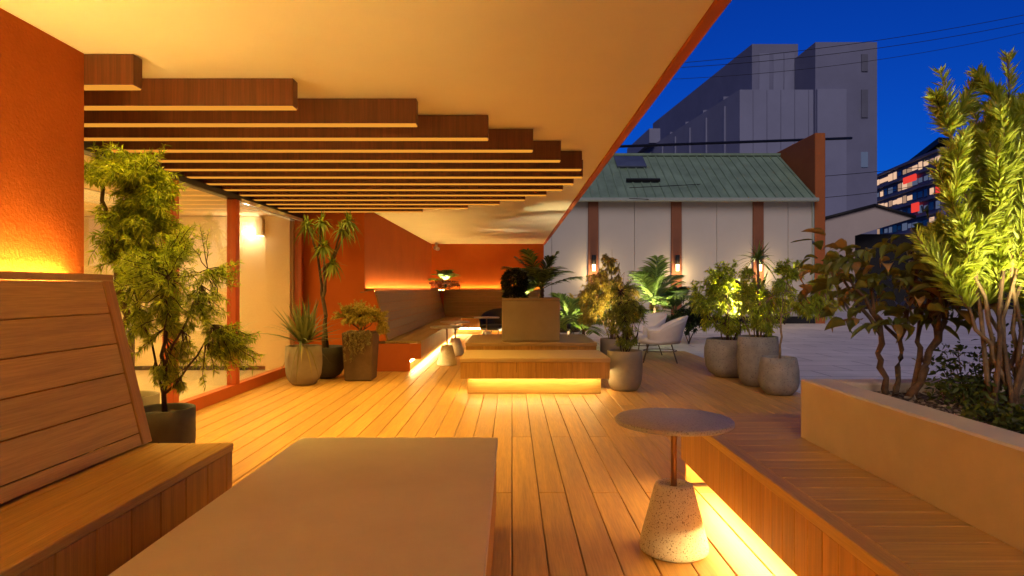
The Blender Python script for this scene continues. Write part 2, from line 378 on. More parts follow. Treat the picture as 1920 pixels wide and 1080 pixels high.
room = MB().box(-6.6, XG - 0.06, 2.6, 9.4, -0.1, 0.001).build('room_floor', M_roomfloor); tag(room, kind='structure')
wall('cream end wall of the lit room seen through the glass', [(-6.5, XG - 0.06, 8.95, 9.15, 0.002, ZT + 0.05), (-3.42, -3.08, 8.87, 8.949, 0.002, ZT + 0.05)], M_cream, 'room_wall')
wall('cream rear wall inside the lit room', [(-6.6, -6.45, 2.8, 8.945, 0.002, ZT + 0.05)], M_cream, 'room_wall')
wall('cream near partition inside the lit room', [(-6.445, XG - 0.06, 2.8, 2.95, 0.002, ZT + 0.05)], M_cream, 'room_wall')
rc = MB().box(-6.59, XG - 0.06, 2.8, 9.15, ZT + 0.06, H - 0.01).build('room_ceiling', M_cream); tag(rc, kind='structure')
skb = MB().box(-6.4, -3.43, 8.935, 8.948, 0.003, 0.06).build('skirting', M_dark); tag(skb, 'dark skirting board along the cream room wall', 'skirting')
rl = thing('ceiling_panel_light', 'warm light panel on the ceiling inside the glazed room', 'ceiling light', (-4.6, 5.9, ZT + 0.05))
pc('diffuser', -4.9, -4.3, 4.0, 7.8, ZT + 0.045, ZT + 0.058, M_white, rl)
area('room_light', (-4.6, 5.9, ZT + 0.03), (0, 0, 0), 0.8, 4.5, 150, (1.0, 0.70, 0.23), rl, 170)
for lab, p, dirx, e, cc in (('box wall lamp glowing cool white on the cream room wall', (-3.50, 8.90, 1.98), 0, 9, (1.0, 0.92, 0.72)),
                       ('box wall lamp at the rear of the lit room', (-6.40, 6.8, 1.75), 1, 14, (1.0, 0.85, 0.55))):
    wlm = thing('wall_lamp', lab, 'wall lamp', p)
    x, y, z = p
    pc('shade', x - 0.05, x + 0.05, y - 0.06, y + 0.04, z - 0.10, z + 0.13, M_cream, wlm)
    pc('bulb', x - 0.04, x + 0.04, y - 0.05, y + 0.03, z - 0.115, z - 0.103, M_cool, wlm)
    pt('lamp_light', (x + (0.15 if dirx else -0.16), y - 0.09, z - 0.06), e, cc, wlm, 0.04)
ot = thing('wall_socket', 'small socket plate low on the cream room wall', 'socket', (-3.62, 8.945, 0.17))
pc('plate', -3.65, -3.58, 8.937, 8.9495, 0.10, 0.22, M_white, ot); pc('socket_face', -3.632, -3.598, 8.932, 8.9365, 0.125, 0.195, M_dark, ot)

rt = thing('long_table', 'pale long table inside the lit room behind the glass', 'table', (-4.6, 6.0, 0))
pc('table_top', -5.0, -4.2, 4.6, 7.2, 0.70, 0.74, M_white, rt)
for tx in (-4.95, -4.25):
    for ty in (4.65, 7.15): pc('leg', tx - 0.025, tx + 0.025, ty - 0.025, ty + 0.025, 0.003, 0.699, M_dark, rt)
# ------------------------------------------------------------------ ceiling beams: glow put on the undersides, lights added behind
ends = [-1.86, -1.20, -0.58, -0.158, 0.153, 0.382, 0.588, 0.636, 0.590, 0.518, 0.371, 0.150, -0.146, -0.55, -1.17]
ordw = ['nearest', 'second', 'third', 'fourth', 'fifth', 'sixth', 'seventh', 'eighth', 'ninth', 'tenth', 'eleventh', 'twelfth', 'thirteenth', 'fourteenth', 'fifteenth and farthest']
for k, xe in enumerate(ends):
    y = 3.136 + 0.372 * k if k else 3.145
    x0 = XG + 0.06
    bm_ = thing('ceiling_beam', '%s dark wood ceiling beam with glowing underside, counted from the camera' % ordw[k], 'ceiling beam', ((x0 + xe) / 2, y + 0.05, H - 0.15), 'stepped wooden beams under the canopy')
    pc('beam_body', x0, xe, y, y + 0.076, H - 0.150, H, M_beam, bm_, bev=0.002)
    pc('underside_glow', x0 + 0.02, xe - 0.004, y + 0.004, y + 0.072, H - 0.157, H - 0.1505, M_beamglow, bm_, bev=0.001)  # underside glow put in as emission, not a light source
    if k < 14:
        lx = max(0.3, xe - x0 - 0.35)
        pc('added_housing', x0 + 0.1, x0 + 0.1 + lx, y + 0.11, y + 0.15, H - 0.03, H - 0.001, M_white, bm_, bev=0.001)
        area('added_downlight', (x0 + 0.1 + lx / 2, y + 0.13, H - 0.034), (0, 0, 0), lx, 0.03, (4.6 if k < 5 else 2.1) * lx, (1.0, 0.64, 0.11), bm_, 115)  # downlight and housing added, hidden behind the beam, to brighten the deck

# ------------------------------------------------------------------ benches
SEAT = 0.42
def strip_up(name, x0, x1, y0, y1, z, mat, parent): return pc(name, x0, x1, y0, y1, z, z + 0.008, mat, parent, bev=0.0005)
# near left bench
lb = thing('wooden_bench', 'large slatted wooden bench with sloping high back along the left wall', 'bench', (-1.6, 1.4, 0))
BY0, BY1 = -3.0, 3.02
XF = -1.314
pc('nosing', XF - 0.055, XF, BY0, BY1, SEAT - 0.035, SEAT, M_bench_y, lb)
xs = [XF - 0.058, XF - 0.205, XF - 0.352]
for x in xs[:2]: pc('seat_plank', x - 0.144, x, BY0, BY1 - 0.0, SEAT - 0.03, SEAT - 0.001, M_bench_y, lb)
pc('seat_plank', xs[2] - 0.14, xs[2], BY0, BY1, SEAT - 0.03, SEAT - 0.001, M_bench_y, lb)
y = BY1 - 0.062; first = True
pc('fascia_panel', XF - 0.024, XF - 0.004, y + 0.0015, BY1 - 0.002, 0.02, SEAT - 0.036, M_bench_z, lb)
while y > BY0 + 0.1:
    pc('fascia_panel', XF - 0.024, XF - 0.004, y - 0.1835, y - 0.0015, 0.02, SEAT - 0.036, M_bench_z, lb); y -= 0.185
for j in range(4): pc('end_panel', XF - 0.026 - 0.185 * (j + 1) + 0.0015, XF - 0.026 - 0.185 * j - 0.0015, BY1 - 0.022, BY1 - 0.002, 0.02, SEAT - 0.036, M_bench_z, lb)
MB().box(-2.09, XF - 0.03, BY0, BY1 - 0.025, 0.0, SEAT - 0.04).build('carcass', M_black, lb)
ang = math.atan2(0.195, 0.793)      # backrest lean
def lean(zz): return -1.700 - (zz - SEAT) * math.tan(ang)
zc = SEAT + 0.005
for (za, zb) in ((0.425, 0.480), (0.480, 0.620), (0.620, 0.757), (0.757, 0.893), (0.893, 1.032), (1.032, 1.180)):
    zm = (za + zb) / 2; hgt = (zb - za) / math.cos(ang) - 0.004
    piece('backrest_plank', (0.02, BY1 - 0.075 - BY0, hgt), (lean(zm) - 0.010, (BY0 + BY1 - 0.075) / 2, zm), M_bench_y, lb, (0, -ang, 0))
zm = (0.425 + 1.18) / 2
piece('end_trim', (0.032, 0.070, (1.18 - 0.425) / math.cos(ang)), (lean(zm) - 0.010, BY1 - 0.036, zm), M_bench_z, lb, (0, -ang, 0))
pc('ledge', -1.985, lean(1.2) + 0.012, BY0, BY1, 1.182, 1.213, M_bench_y, lb)
MB().add([(lean(0.42) - 0.03, BY1 - 0.03, 0.42), (-2.095, BY1 - 0.03, 0.42), (-2.095, BY1 - 0.03, 1.1), (-1.97, BY1 - 0.03, 1.18), (lean(1.18) - 0.03, BY1 - 0.03, 1.18)], [(0, 1, 2, 3, 4)]).build('end_cheek', M_bench_z, lb)
strip_up('led_strip', -2.06, -2.045, BY0, BY1 - 0.02, 1.172, M_strip, lb)
MB().box(-2.092, -1.97, BY0, BY1 - 0.035, 1.08, 1.170).build('cove', M_bench_y, lb)

# far corner bench, L shaped
ub = thing('corner_bench', 'long L shaped wooden corner bench with glowing ledge and toe kick at the far end', 'bench', (-1.6, 12, 0))
UY0, UXF, UYF, UX1 = 8.80, -1.25, 15.85, 0.80
pc('nosing', UXF - 0.055, UXF, UY0, UYF + 0.05, SEAT - 0.035, SEAT, M_farb_y, ub)
for j in range(3): pc('seat_plank', UXF - 0.058 - 0.147 * (j + 1) + 0.003, UXF - 0.058 - 0.147 * j, UY0, UYF + 0.85, SEAT - 0.03, SEAT - 0.001, M_farb_y, ub)
pc('nosing', UXF + 0.001, UX1, UYF, UYF + 0.055, SEAT - 0.035, SEAT, M_farb_x, ub)
for j in range(3): pc('seat_plank', UXF - 0.057, UX1, UYF + 0.058 + 0.147 * j, UYF + 0.058 + 0.147 * (j + 1) - 0.003, SEAT - 0.03, SEAT - 0.001, M_farb_x, ub)
y = UY0 + 0.022
while y < UYF - 0.1:
    pc('fascia_panel', UXF - 0.024, UXF - 0.004, y, y + 0.3675, 0.17, SEAT - 0.036, M_farb_z, ub); y += 0.37
x = UXF + 0.02
while x < UX1 - 0.2:
    pc('fascia_panel', x, x + 0.3675, UYF + 0.004, UYF + 0.024, 0.17, SEAT - 0.036, M_farb_z, ub); x += 0.37
pc('end_panel', -2.099, UXF - 0.15, UY0, UY0 + 0.02, 0.003, SEAT - 0.036, M_trim, ub)
pc('cove_end', -2.098, -1.972, UY0 + 0.36, UY0 + 0.385, 1.099, 1.147, M_farb_y, ub)
pc('end_panel', UXF - 0.149, UXF - 0.002, UY0, UY0 + 0.02, 0.17, SEAT - 0.036, M_trim, ub)
MB().box(-2.09, UXF - 0.17, UY0 + 0.025, 16.69, 0.0, SEAT - 0.04).box(UXF - 0.165, UX1, UYF + 0.16, 16.69, 0.0, SEAT - 0.04).build('carcass', M_farb_y, ub)
for (za, zb) in ((0.425, 0.55), (0.55, 0.675), (0.675, 0.80), (0.80, 0.93), (0.93, 1.06), (1.06, 1.12)):
    zm = (za + zb) / 2; hgt = (zb - za) / math.cos(ang) - 0.004
    piece('backrest_plank', (0.02, 16.35 - UY0, hgt), (lean(zm) - 0.010, (UY0 + 16.35) / 2, zm), M_farb_y, ub, (0, -ang, 0))
    yy = 16.30 + (zm - SEAT) * math.tan(ang)
    piece('backrest_plank', (UX1 + 1.75, 0.02, hgt), ((UX1 - 1.75) / 2, yy + 0.01, zm), M_farb_x, ub, (-ang, 0, 0))
pc('ledge', -1.985, lean(1.13) + 0.012, UY0, 16.40, 1.122, 1.148, M_farb_y, ub)
pc('ledge', -1.86, UX1, 16.47, 16.585, 1.122, 1.148, M_farb_x, ub)
MB().add([(lean(0.42) - 0.03, UY0 + 0.03, 0.42), (-2.095, UY0 + 0.03, 0.42), (-2.095, UY0 + 0.03, 1.08), (lean(1.12) - 0.03, UY0 + 0.03, 1.12)], [(0, 3, 2, 1)]).build('end_cheek', M_stuccod, ub)
strip_up('led_strip', -2.06, -2.045, UY0 + 0.4, 16.5, 1.100, M_stripf, ub)
strip_up('led_strip', -1.9, UX1, 16.645, 16.66, 1.100, M_stripf, ub)
MB().box(-2.095, -1.97, UY0 + 0.035, 16.69, 1.02, 1.098).box(-1.969, UX1, 16.60, 16.695, 1.02, 1.098).build('cove', M_farb_y, ub)
pc('toe_strip', UXF - 0.165, UXF - 0.150, UY0 + 0.05, UYF + 0.1, 0.13, 0.14, M_stripk, ub, bev=0.0005)
pc('toe_strip', UXF - 0.1, UX1 - 0.05, UYF + 0.145, UYF + 0.158, 0.13, 0.14, M_stripk, ub, bev=0.0005)

def platform(label, x0, x1, y0, y1, long_x, led, topmat, zb=0.205, ins=(0.30, 0.06)):
    t = thing('platform_bench', label, 'bench', ((x0 + x1) / 2, (y0 + y1) / 2, 0))
    pc('top_slab', x0, x1, y0, y1, SEAT - 0.042, SEAT, topmat, t, bev=0.004)
    i = 0.006; zt = SEAT - 0.0435
    def run(a, b, n): return [(a + (b - a) * k / n + 0.0012, a + (b - a) * (k + 1) / n - 0.0012) for k in range(n)]
    nx, ny = (8, 4) if long_x else (4, 8)
    for a, b in run(x0 + i, x1 - i, nx):
        pc('side_panel', a, b, y0 + i, y0 + i + 0.02, zb, zt, M_bench_z, t, bev=0.0015); pc('side_panel', a, b, y1 - i - 0.02, y1 - i, zb, zt, M_bench_z, t, bev=0.0015)
    for a, b in run(y0 + i + 0.022, y1 - i - 0.022, ny):
        pc('side_panel', x0 + i, x0 + i + 0.02, a, b, zb, zt, M_bench_z, t, bev=0.0015); pc('side_panel', x1 - i - 0.02, x1 - i, a, b, zb, zt, M_bench_z, t, bev=0.0015)
    ex, ey = (ins[1], ins[0]) if long_x else (ins[0], ins[1])
    pc('plinth', x0 + ex, x1 - ex, y0 + ey, y1 - ey, 0.002, zb + 0.06, M_bench_x, t)
    MB().box(x0 + 0.03, x1 - 0.03, y0 + 0.03, y1 - 0.03, zb + 0.062, zt - 0.001).build('core', M_black, t)
    q = 0.028
    MB().box(x0 + q, x1 - q, y0 + q, y0 + q + 0.004, zb + 0.002, zb + 0.06).box(x0 + q, x1 - q, y1 - q - 0.004, y1 - q, zb + 0.002, zb + 0.06).box(x0 + q, x0 + q + 0.004, y0 + q + 0.005, y1 - q - 0.005, zb + 0.002, zb + 0.06).box(x1 - q - 0.004, x1 - q, y0 + q + 0.005, y1 - q - 0.005, zb + 0.002, zb + 0.06).build('lining', M_bench_x, t)
    if led:
        e = 0.013; g_ = 0.06
        pc('led_strip', x0 + ex + 0.02, x1 - ex - 0.02, y0 + ey - e - g_, y0 + ey - 0.001 - g_, zb - 0.026, zb - 0.016, M_stripc, t, bev=0.0005)
        pc('led_strip', x0 + ex - e, x0 + ex - 0.001, y0 + ey, y1 - ey, zb - 0.026, zb - 0.016, M_stripc, t, bev=0.0005)
        pc('led_strip', x1 - ex + 0.001, x1 - ex + e, y0 + ey, y1 - ey, zb - 0.026, zb - 0.016, M_stripc, t, bev=0.0005)
    return t
platform('foreground backless platform bench with smooth beige top beside the left bench', -1.03, -0.07, 1.56, 3.13, False, False, M_slab, zb=0.10, ins=(0.06, 0.06))
platform('backless wooden bench in the centre of the deck glowing at its plinth', -0.543, 1.025, 6.65, 7.55, True, True, M_slabw)
platform('second backless wooden bench carrying the concrete box planter', -0.62, 1.13, 8.50, 10.10, True, False, M_slabw, zb=0.10, ins=(0.06, 0.06))

# right bench (L round the planter's end)
rb = thing('wooden_bench', 'low slatted wooden bench along the right planter with glowing toe kick', 'bench', (1.2, 2, 0))
RX, RXP, RYE = 0.98, 1.423, 3.73
pc('nosing', RX, RX + 0.06, -0.5, RYE, SEAT - 0.04, SEAT, M_bench_y, rb)
y = RYE - 0.002
while y > -0.4:
    x1 = RXP - 0.003 if y < 3.17 else 2.6
    pc('seat_board', RX + 0.063, x1, y - 0.1225, y, SEAT - 0.03, SEAT - 0.002, M_bench_x, rb, bev=0.003); y -= 0.126
y = RYE
while y > -0.4:
    pc('fascia_panel', RX + 0.004, RX + 0.024, y - 0.0985, y - 0.0005, 0.155, SEAT - 0.041, M_bench_z, rb, bev=0.002); y -= 0.10
for j in range(8): pc('end_panel', RX + 0.026 + 0.2 * j, RX + 0.026 + 0.2 * j + 0.1985, RYE - 0.022, RYE - 0.002, 0.02, SEAT - 0.041, M_bench_z, rb)
pc('plinth', RX + 0.16, RXP - 0.002, -0.5, RYE - 0.03, 0.002, SEAT - 0.032, M_bench_y, rb)
MB().box(RXP + 0.002, 2.58, 3.18, RYE - 0.025, 0.002, SEAT - 0.032).build('corner_base', M_bench_y, rb)
pc('toe_strip', RX + 0.140, RX + 0.158, -3.0, RYE - 0.05, 0.165, 0.177, M_stripk, rb, bev=0.0005)  # extended unseen past the bench end to brighten the foreground

# ------------------------------------------------------------------ right planter
PT = 0.702
pl = thing('raised_planter', 'long rendered beige raised planter behind the right bench', 'planter', (2.6, 1.3, 0))
pc('front_wall', RXP, RXP + 0.15, -0.6, 3.16, 0.002, PT, M_planter, pl, bev=0.008)
pc('end_wall', RXP + 0.151, 3.9, 3.02, 3.159, 0.002, PT - 0.001, M_planter, pl, bev=0.008)
pc('rear_wall', 3.75, 3.9, -0.6, 3.018, 0.002, PT - 0.001, M_planter, pl, bev=0.008)
rng = np.random.default_rng(7)
def soil_sheet(name, parent, x0, x1, y0, y1, z, amp, nx, ny, mat):
    v = []; f = []
    for j in range(ny + 1):
        for i in range(nx + 1):
            v.append((x0 + (x1 - x0) * i / nx, y0 + (y1 - y0) * j / ny, z + amp * (rng.random() - 0.3)))
    for j in range(ny):
        for i in range(nx):
            a = j * (nx + 1) + i; f.append((a, a + 1, a + nx + 2, a + nx + 1))
    return MB().add(v, f, True).build(name, mat, parent)
soil_sheet('soil', pl, RXP + 0.151, 3.749, -0.5, 3.019, 0.645, 0.03, 50, 70, M_soil)

# ------------------------------------------------------------------ foliage engine
def nrm(a): return a / np.maximum(np.linalg.norm(a, axis=-1, keepdims=True), 1e-9)
def rand_dir(rng, n):
    return nrm(rng.normal(size=(n, 3)))
class Fol:
    """collects leaf strips, links them as one mesh"""
    def __init__(s): s.v = []; s.f = []; s.n = 0
    def strips(s, P, D, L, Wd, droop=0.2, nseg=3, up=None, rng=None, peak=0.4, fold=0.0, base=0.35):
        P = np.asarray(P, float); D = nrm(np.asarray(D, float)); N = len(P)
        if N == 0: return s
        L = np.broadcast_to(np.asarray(L, float), (N,)); Wd = np.broadcast_to(np.asarray(Wd, float), (N,)); droop = np.broadcast_to(np.asarray(droop, float), (N,))
        if up is None: up = rand_dir(rng, N)
        side = nrm(np.cross(D, np.broadcast_to(up, (N, 3))) + 1e-6)
        t = np.linspace(0, 1, nseg + 1)
        C = P[:, None, :] + D[:, None, :] * (L[:, None] * t)[:, :, None]
        C[:, :, 2] -= (droop * L)[:, None] * t[None, :] ** 2
        w = np.where(t < peak, base + (1 - base) * (t / peak), 1 - ((t - peak) / (1 - peak)) ** 1.6) * 0.5
        w = np.maximum(w, 0.03)
        off = side[:, None, :] * (Wd[:, None] * w[None, :])[:, :, None]
        V = np.stack([C - off, C + off], axis=2).reshape(N, -1, 3)
        k = 2 * (nseg + 1)
        idx = (np.arange(N) * k)[:, None, None] + (np.arange(nseg) * 2)[None, :, None] + np.array([0, 1, 3, 2])[None, None, :] + s.n
        s.v.append(V.reshape(-1, 3)); s.f.append(idx.reshape(-1, 4)); s.n += N * k
        return s
    def build(s, name, mat, parent):
        V = np.concatenate(s.v); Fc = np.concatenate(s.f); o0 = org(parent)
        V = V - np.array(o0)
        me = bpy.data.meshes.new(name); nf = len(Fc)
        me.vertices.add(len(V)); me.vertices.foreach_set('co', V.astype(np.float32).ravel())
        me.loops.add(nf * 4); me.loops.foreach_set('vertex_index', Fc.astype(np.int32).ravel())
        me.polygons.add(nf); me.polygons.foreach_set('loop_start', (np.arange(nf) * 4).astype(np.int32))
        me.polygons.foreach_set('loop_total', np.full(nf, 4, np.int32)); me.polygons.foreach_set('use_smooth', np.ones(nf, bool))
        me.materials.append(mat); me.update(calc_edges=True); me.validate()
        o = bpy.data.objects.new(name, me); link(o, parent); ORG[o.name] = Vector(o0); return o

def wobble(p0, p1, n, amp, rng, bow=(0, 0, 0)):
    p0 = np.array(p0, float); p1 = np.array(p1, float); t = np.linspace(0, 1, n)[:, None]
    q = p0 + (p1 - p0) * t + np.array(bow) * np.sin(np.pi * t) + rng.normal(size=(n, 3)) * amp * np.sin(np.pi * t)
    return q
def ell_points(rng, c, r, n, hollow=0.35, lump=0.5):
    """points in an ellipsoid, gathered in clumps for an uneven outline"""
    nc = max(4, n // 7)
    d = rand_dir(rng, nc); rad = (hollow + (1 - hollow) * rng.random(nc)) * (1 - lump * 0.35 + lump * 0.5 * rng.random(nc))
    cen = d * rad[:, None]
    pts = cen[rng.integers(0, nc, n)] + rng.normal(size=(n, 3)) * 0.16
    return np.array(c) + pts * np.array(r)

def leafy(root, rng, stems, crowns, leafmat, barkmat, twig_leaves=14, ll=(0.05, 0.09), lw=0.010, angle=0.9, droop=0.25, twr=0.0035, frac=0.65, up_bias=0.0, fol_name='foliage', maxtw=0.5, stem_r=None, stem_name='stem'):
    """stems: list of (points, radius0, radius1); crowns: list of (centre, radii, twigs)"""
    anchors = []
    for k, (pts, r0, r1) in enumerate(stems):
        n = len(pts); mb = MB().tube(pts, [r0 + (r1 - r0) * i / (n - 1) for i in range(n)], seg=8); mb.build(stem_name, barkmat, root)
        anchors += [np.array(p) for p in pts[max(1, n // 3):]]
    A = np.array(anchors); fol = Fol(); tw = MB()
    for c, r, n in crowns:
        T = ell_points(rng, c, r, n)
        for q in T:
            B = A - np.array([0, 0, 0.12])
            k = np.argmin(np.linalg.norm(B - q, axis=1) + rng.random(len(A)) * 0.06)
            a = A[k]; v = q - a; ln = np.linalg.norm(v)
            if ln > maxtw: a = q - v / ln * maxtw
            pts = wobble(a, q, 5, 0.012 * min(1, ln * 3), rng, (0, 0, -0.04 * ln))
            tw.tube(pts, [twr, twr * 0.9, twr * 0.8, twr * 0.6, twr * 0.35], seg=3, cap=False)
            m = twig_leaves
            t = (1 - frac) + frac * rng.random(m); t[0] = 1.0
            x = t * 4; i0 = np.minimum(x.astype(int), 3); fr = (x - i0)[:, None]
            P = pts[i0] * (1 - fr) + pts[i0 + 1] * fr
            ax = nrm(pts[4] - pts[2] + 1e-6)
            rd = rand_dir(rng, m); rd = nrm(rd - ax * (rd @ ax)[:, None])
            D = ax * math.cos(angle) + rd * math.sin(angle); D[:, 2] += up_bias
            fol.strips(P, D, rng.uniform(ll[0], ll[1], m), lw * rng.uniform(0.7, 1.3, m), droop * rng.uniform(0.2, 1.6, m), 2, rng=rng)
    tw.build('twigs', barkmat, root)
    return fol.build(fol_name, leafmat, root)

def rosette(fol, rng, c, n, L, Wd, elev=(0.1, 1.4), droop=0.3, nseg=5, axis=(0, 0, 1), peak=0.35, base=0.6):
    az = rng.uniform(0, 2 * np.pi, n); el = rng.uniform(elev[0], elev[1], n)
    D = np.stack([np.cos(az) * np.cos(el), np.sin(az) * np.cos(el), np.sin(el)], 1)
    ax = np.array(axis, float)
    D = nrm(D + (ax - np.array([0, 0, 1])) * 0.8)
    up = np.stack([-np.sin(az), np.cos(az), np.zeros(n)], 1)
    up = nrm(np.cross(up, D) + rng.normal(size=(n, 3)) * 0.15)
    ln = L * rng.uniform(0.65, 1.1, n)
    fol.strips(np.array(c) + D * 0.01, D, ln, Wd * rng.uniform(0.75, 1.2, n), droop * rng.uniform(0.3, 1.7, n) * np.cos(el) ** 0.7, nseg, up=up, peak=peak, base=base)

def frond(fol, mb, rng, base, az, el, L, nl, ll, lw, droop, split=0.5):
    """feather palm frond: curved rachis with leaflets on both sides"""
    t = np.linspace(0, 1, 12); d = np.array([math.cos(az) * math.cos(el), math.sin(az) * math.cos(el), math.sin(el)])
    pts = np.array(base) + d * (L * t)[:, None]; pts[:, 2] -= droop * L * t ** 2
    mb.tube(pts, [0.011 * L * (1 - 0.85 * x) + 0.001 for x in t], seg=4, cap=False)
    tt = np.linspace(0.22, 0.99, nl); x = tt * 11; i0 = np.minimum(x.astype(int), 10); fr = (x - i0)[:, None]
    P = pts[i0] * (1 - fr) + pts[i0 + 1] * fr; ax = nrm(pts[i0 + 1] - pts[i0])
    sd = nrm(np.cross(ax, [0, 0, 1.0]))
    prof = np.sin(np.pi * (0.12 + 0.80 * (tt - 0.22) / 0.77)) * 0.9 + 0.15
    for sg in (-1, 1):
        D = ax * split + sd * sg + np.array([0, 0, 0.18]) + rng.normal(size=P.shape) * 0.07
        upv = nrm(np.cross(sd, ax) + rng.normal(size=P.shape) * 0.2)
        fol.strips(P, D, ll * prof * rng.uniform(0.85, 1.1, nl), lw, 0.35, 4, up=upv, peak=0.35, base=0.5)

# ------------------------------------------------------------------ pots
def pot(root, x, y, prof, mat, lip=0.02, soil_drop=0.04, seg=40):
    """prof: list of (radius, z) from the foot up"""
    rt, zt = prof[-1]
    full = [(0.0, 0.003)] + prof + [(rt - lip * 0.5, zt + 0.004), (rt - lip, zt - 0.004), (rt - lip - 0.008, zt - soil_drop - 0.03)]
    MB().lathe(full, x, y, seg).build('pot', mat, root)
    v = [(x, y, zt - soil_drop + 0.02)] ; f = []
    r_ = rt - lip - 0.003
    for ring, rr in enumerate((0.5, 1.0)):
        for i in range(24):
            a = 2 * math.pi * i / 24; v.append((x + rr * r_ * math.cos(a), y + rr * r_ * math.sin(a), zt - soil_drop + 0.015 * random.random() * (1 if ring == 0 else 0.3)))
    for i in range(24):
        j = (i + 1) % 24; f.append((0, 1 + i, 1 + j)); f.append((1 + i, 25 + i, 25 + j, 1 + j))
    MB().add(v, f, True).build('soil', M_soil, root)
def bowl(h, rb_, rm, rt_): return [(rb_ * 0.9, 0.003), (rb_, 0.015), (rb_ + (rm - rb_) * 0.55, h * 0.13), (rb_ + (rm - rb_) * 0.85, h * 0.28), (rm, h * 0.52), (rm * 0.995, h * 0.75), (rt_, h)]

def spotlight(label, loc, target, e, ang_, col=(1.0, 0.86, 0.52), blend=0.6, h=0.10):
    t = thing('garden_spotlight', label, 'spotlight', loc)
    L_ = Vector(loc); d = (Vector(target) - L_).normalized(); c = L_ + Vector((0, 0, h))
    MB().tube([L_, c], 0.006, 6).build('spike', M_dark, t)
    MB().tube([c - d * 0.035, c + d * 0.035], [0.028, 0.034], 12).build('housing', M_dark, t)
    MB().tube([c + d * 0.0355, c + d * 0.037], [0.028, 0.028], 12).build('lens', M_spotlens, t)
    spot('spot_light', c + d * 0.045, target, e, ang_, col, t, blend, 0.03)
    return t

# --- near left shrub in a dark pot
t = thing('potted_shrub', 'feathery dark green shrub in a dark pot behind the end of the left bench', 'potted plant', (-2.17, 4.0, 0))
pot(t, -2.17, 4.0, bowl(0.40, 0.13, 0.175, 0.175), M_potdark)
rng = np.random.default_rng(11)
b = np.array([-2.17, 4.0, 0.37])
st = [(wobble(b + [0.0, 0, 0], b + [-0.02, 0.02, 0.95], 9, 0.02, rng), 0.016, 0.005), (wobble(b + [-0.02, 0.02, 0.1], b + [-0.22, 0.03, 0.80], 7, 0.02, rng), 0.009, 0.004),
      (wobble(b + [0.0, 0, 0.12], b + [0.30, 0.0, 0.55], 7, 0.02, rng, (0, 0, -0.05)), 0.009, 0.004), (wobble(b + [0, 0.0, 0.3], b + [0.24, 0.06, 0.9], 7, 0.02, rng), 0.008, 0.003), (wobble(b + [0, 0, 0.2], b + [0.1, -0.15, 0.85], 7, 0.02, rng), 0.007, 0.003)]
leafy(t, rng, st, [((-2.27, 4.0, 1.17), (0.30, 0.34, 0.36), 100), ((-1.98, 4.0, 1.04), (0.42, 0.34, 0.38), 130), ((-1.74, 4.0, 0.74), (0.24, 0.25, 0.24), 60), ((-2.25, 4.0, 0.82), (0.25, 0.25, 0.26), 50), ((-2.02, 4.02, 1.38), (0.34, 0.28, 0.26), 76), ((-2.05, 4.0, 0.62), (0.30, 0.2, 0.16), 40)],
      L_shrub, M_barkd, twig_leaves=52, ll=(0.022, 0.05), lw=0.0052, angle=0.95, droop=0.25)

# --- tall tree at the wall end
t = thing('potted_tree', 'tall potted tree with drooping green foliage at the end of the stucco wall', 'potted plant', (-2.62, 4.35, 0))
pot(t, -2.62, 4.35, bowl(0.42, 0.16, 0.20, 0.20), M_conc2)
rng = np.random.default_rng(12)
b = np.array([-2.62, 4.35, 0.38])
st = [(wobble(b, b + [-0.06, 0, 1.0], 10, 0.02, rng), 0.030, 0.024), (wobble(b + [-0.06, 0, 1.0], b + [0.10, -0.02, 1.50], 8, 0.012, rng), 0.024, 0.010), (wobble(b + [-0.05, 0, 0.9], b + [-0.18, 0.0, 1.55], 8, 0.015, rng), 0.022, 0.010), (wobble(b + [-0.06, 0, 1.15], b + [0.02, 0.1, 1.62], 6, 0.015, rng), 0.016, 0.007)]
leafy(t, rng, st, [((-2.72, 4.33, 1.95), (0.24, 0.27, 0.20), 90), ((-2.50, 4.30, 1.93), (0.24, 0.25, 0.17), 110), ((-2.40, 4.3, 1.74), (0.22, 0.22, 0.20), 80), ((-2.66, 4.32, 1.48), (0.24, 0.24, 0.30), 90), ((-2.56, 4.3, 1.22), (0.28, 0.22, 0.24), 70), ((-2.36, 4.25, 1.50), (0.26, 0.24, 0.26), 80)],
      L_tree, M_bark, twig_leaves=46, ll=(0.03, 0.065), lw=0.0085, angle=0.95, droop=0.35)

# --- yucca in the round concrete pot
t = thing('potted_yucca', 'spiky yucca in a rounded concrete pot before the glass front', 'potted plant', (-2.49, 7.65, 0))
pot(t, -2.49, 7.65, bowl(0.46, 0.14, 0.215, 0.205), M_conc2)
rng = np.random.default_rng(13); f_ = Fol()
for dx, dy, dz in ((0, 0, 0.02), (0.06, 0.03, 0.06), (-0.05, 0.02, 0.04)):
    rosette(f_, rng, (-2.49 + dx, 7.65 + dy, 0.46 + dz), 34, 0.62, 0.034, (0.25, 1.45), 0.28, 6)
f_.build('foliage', L_yucca, t)
f2 = Fol(); rosette(f2, rng, (-2.47, 7.52, 0.47), 12, 0.36, 0.022, (0.0, 0.5), 1.6, 7); f2.build('dry_leaf', L_trail, t)

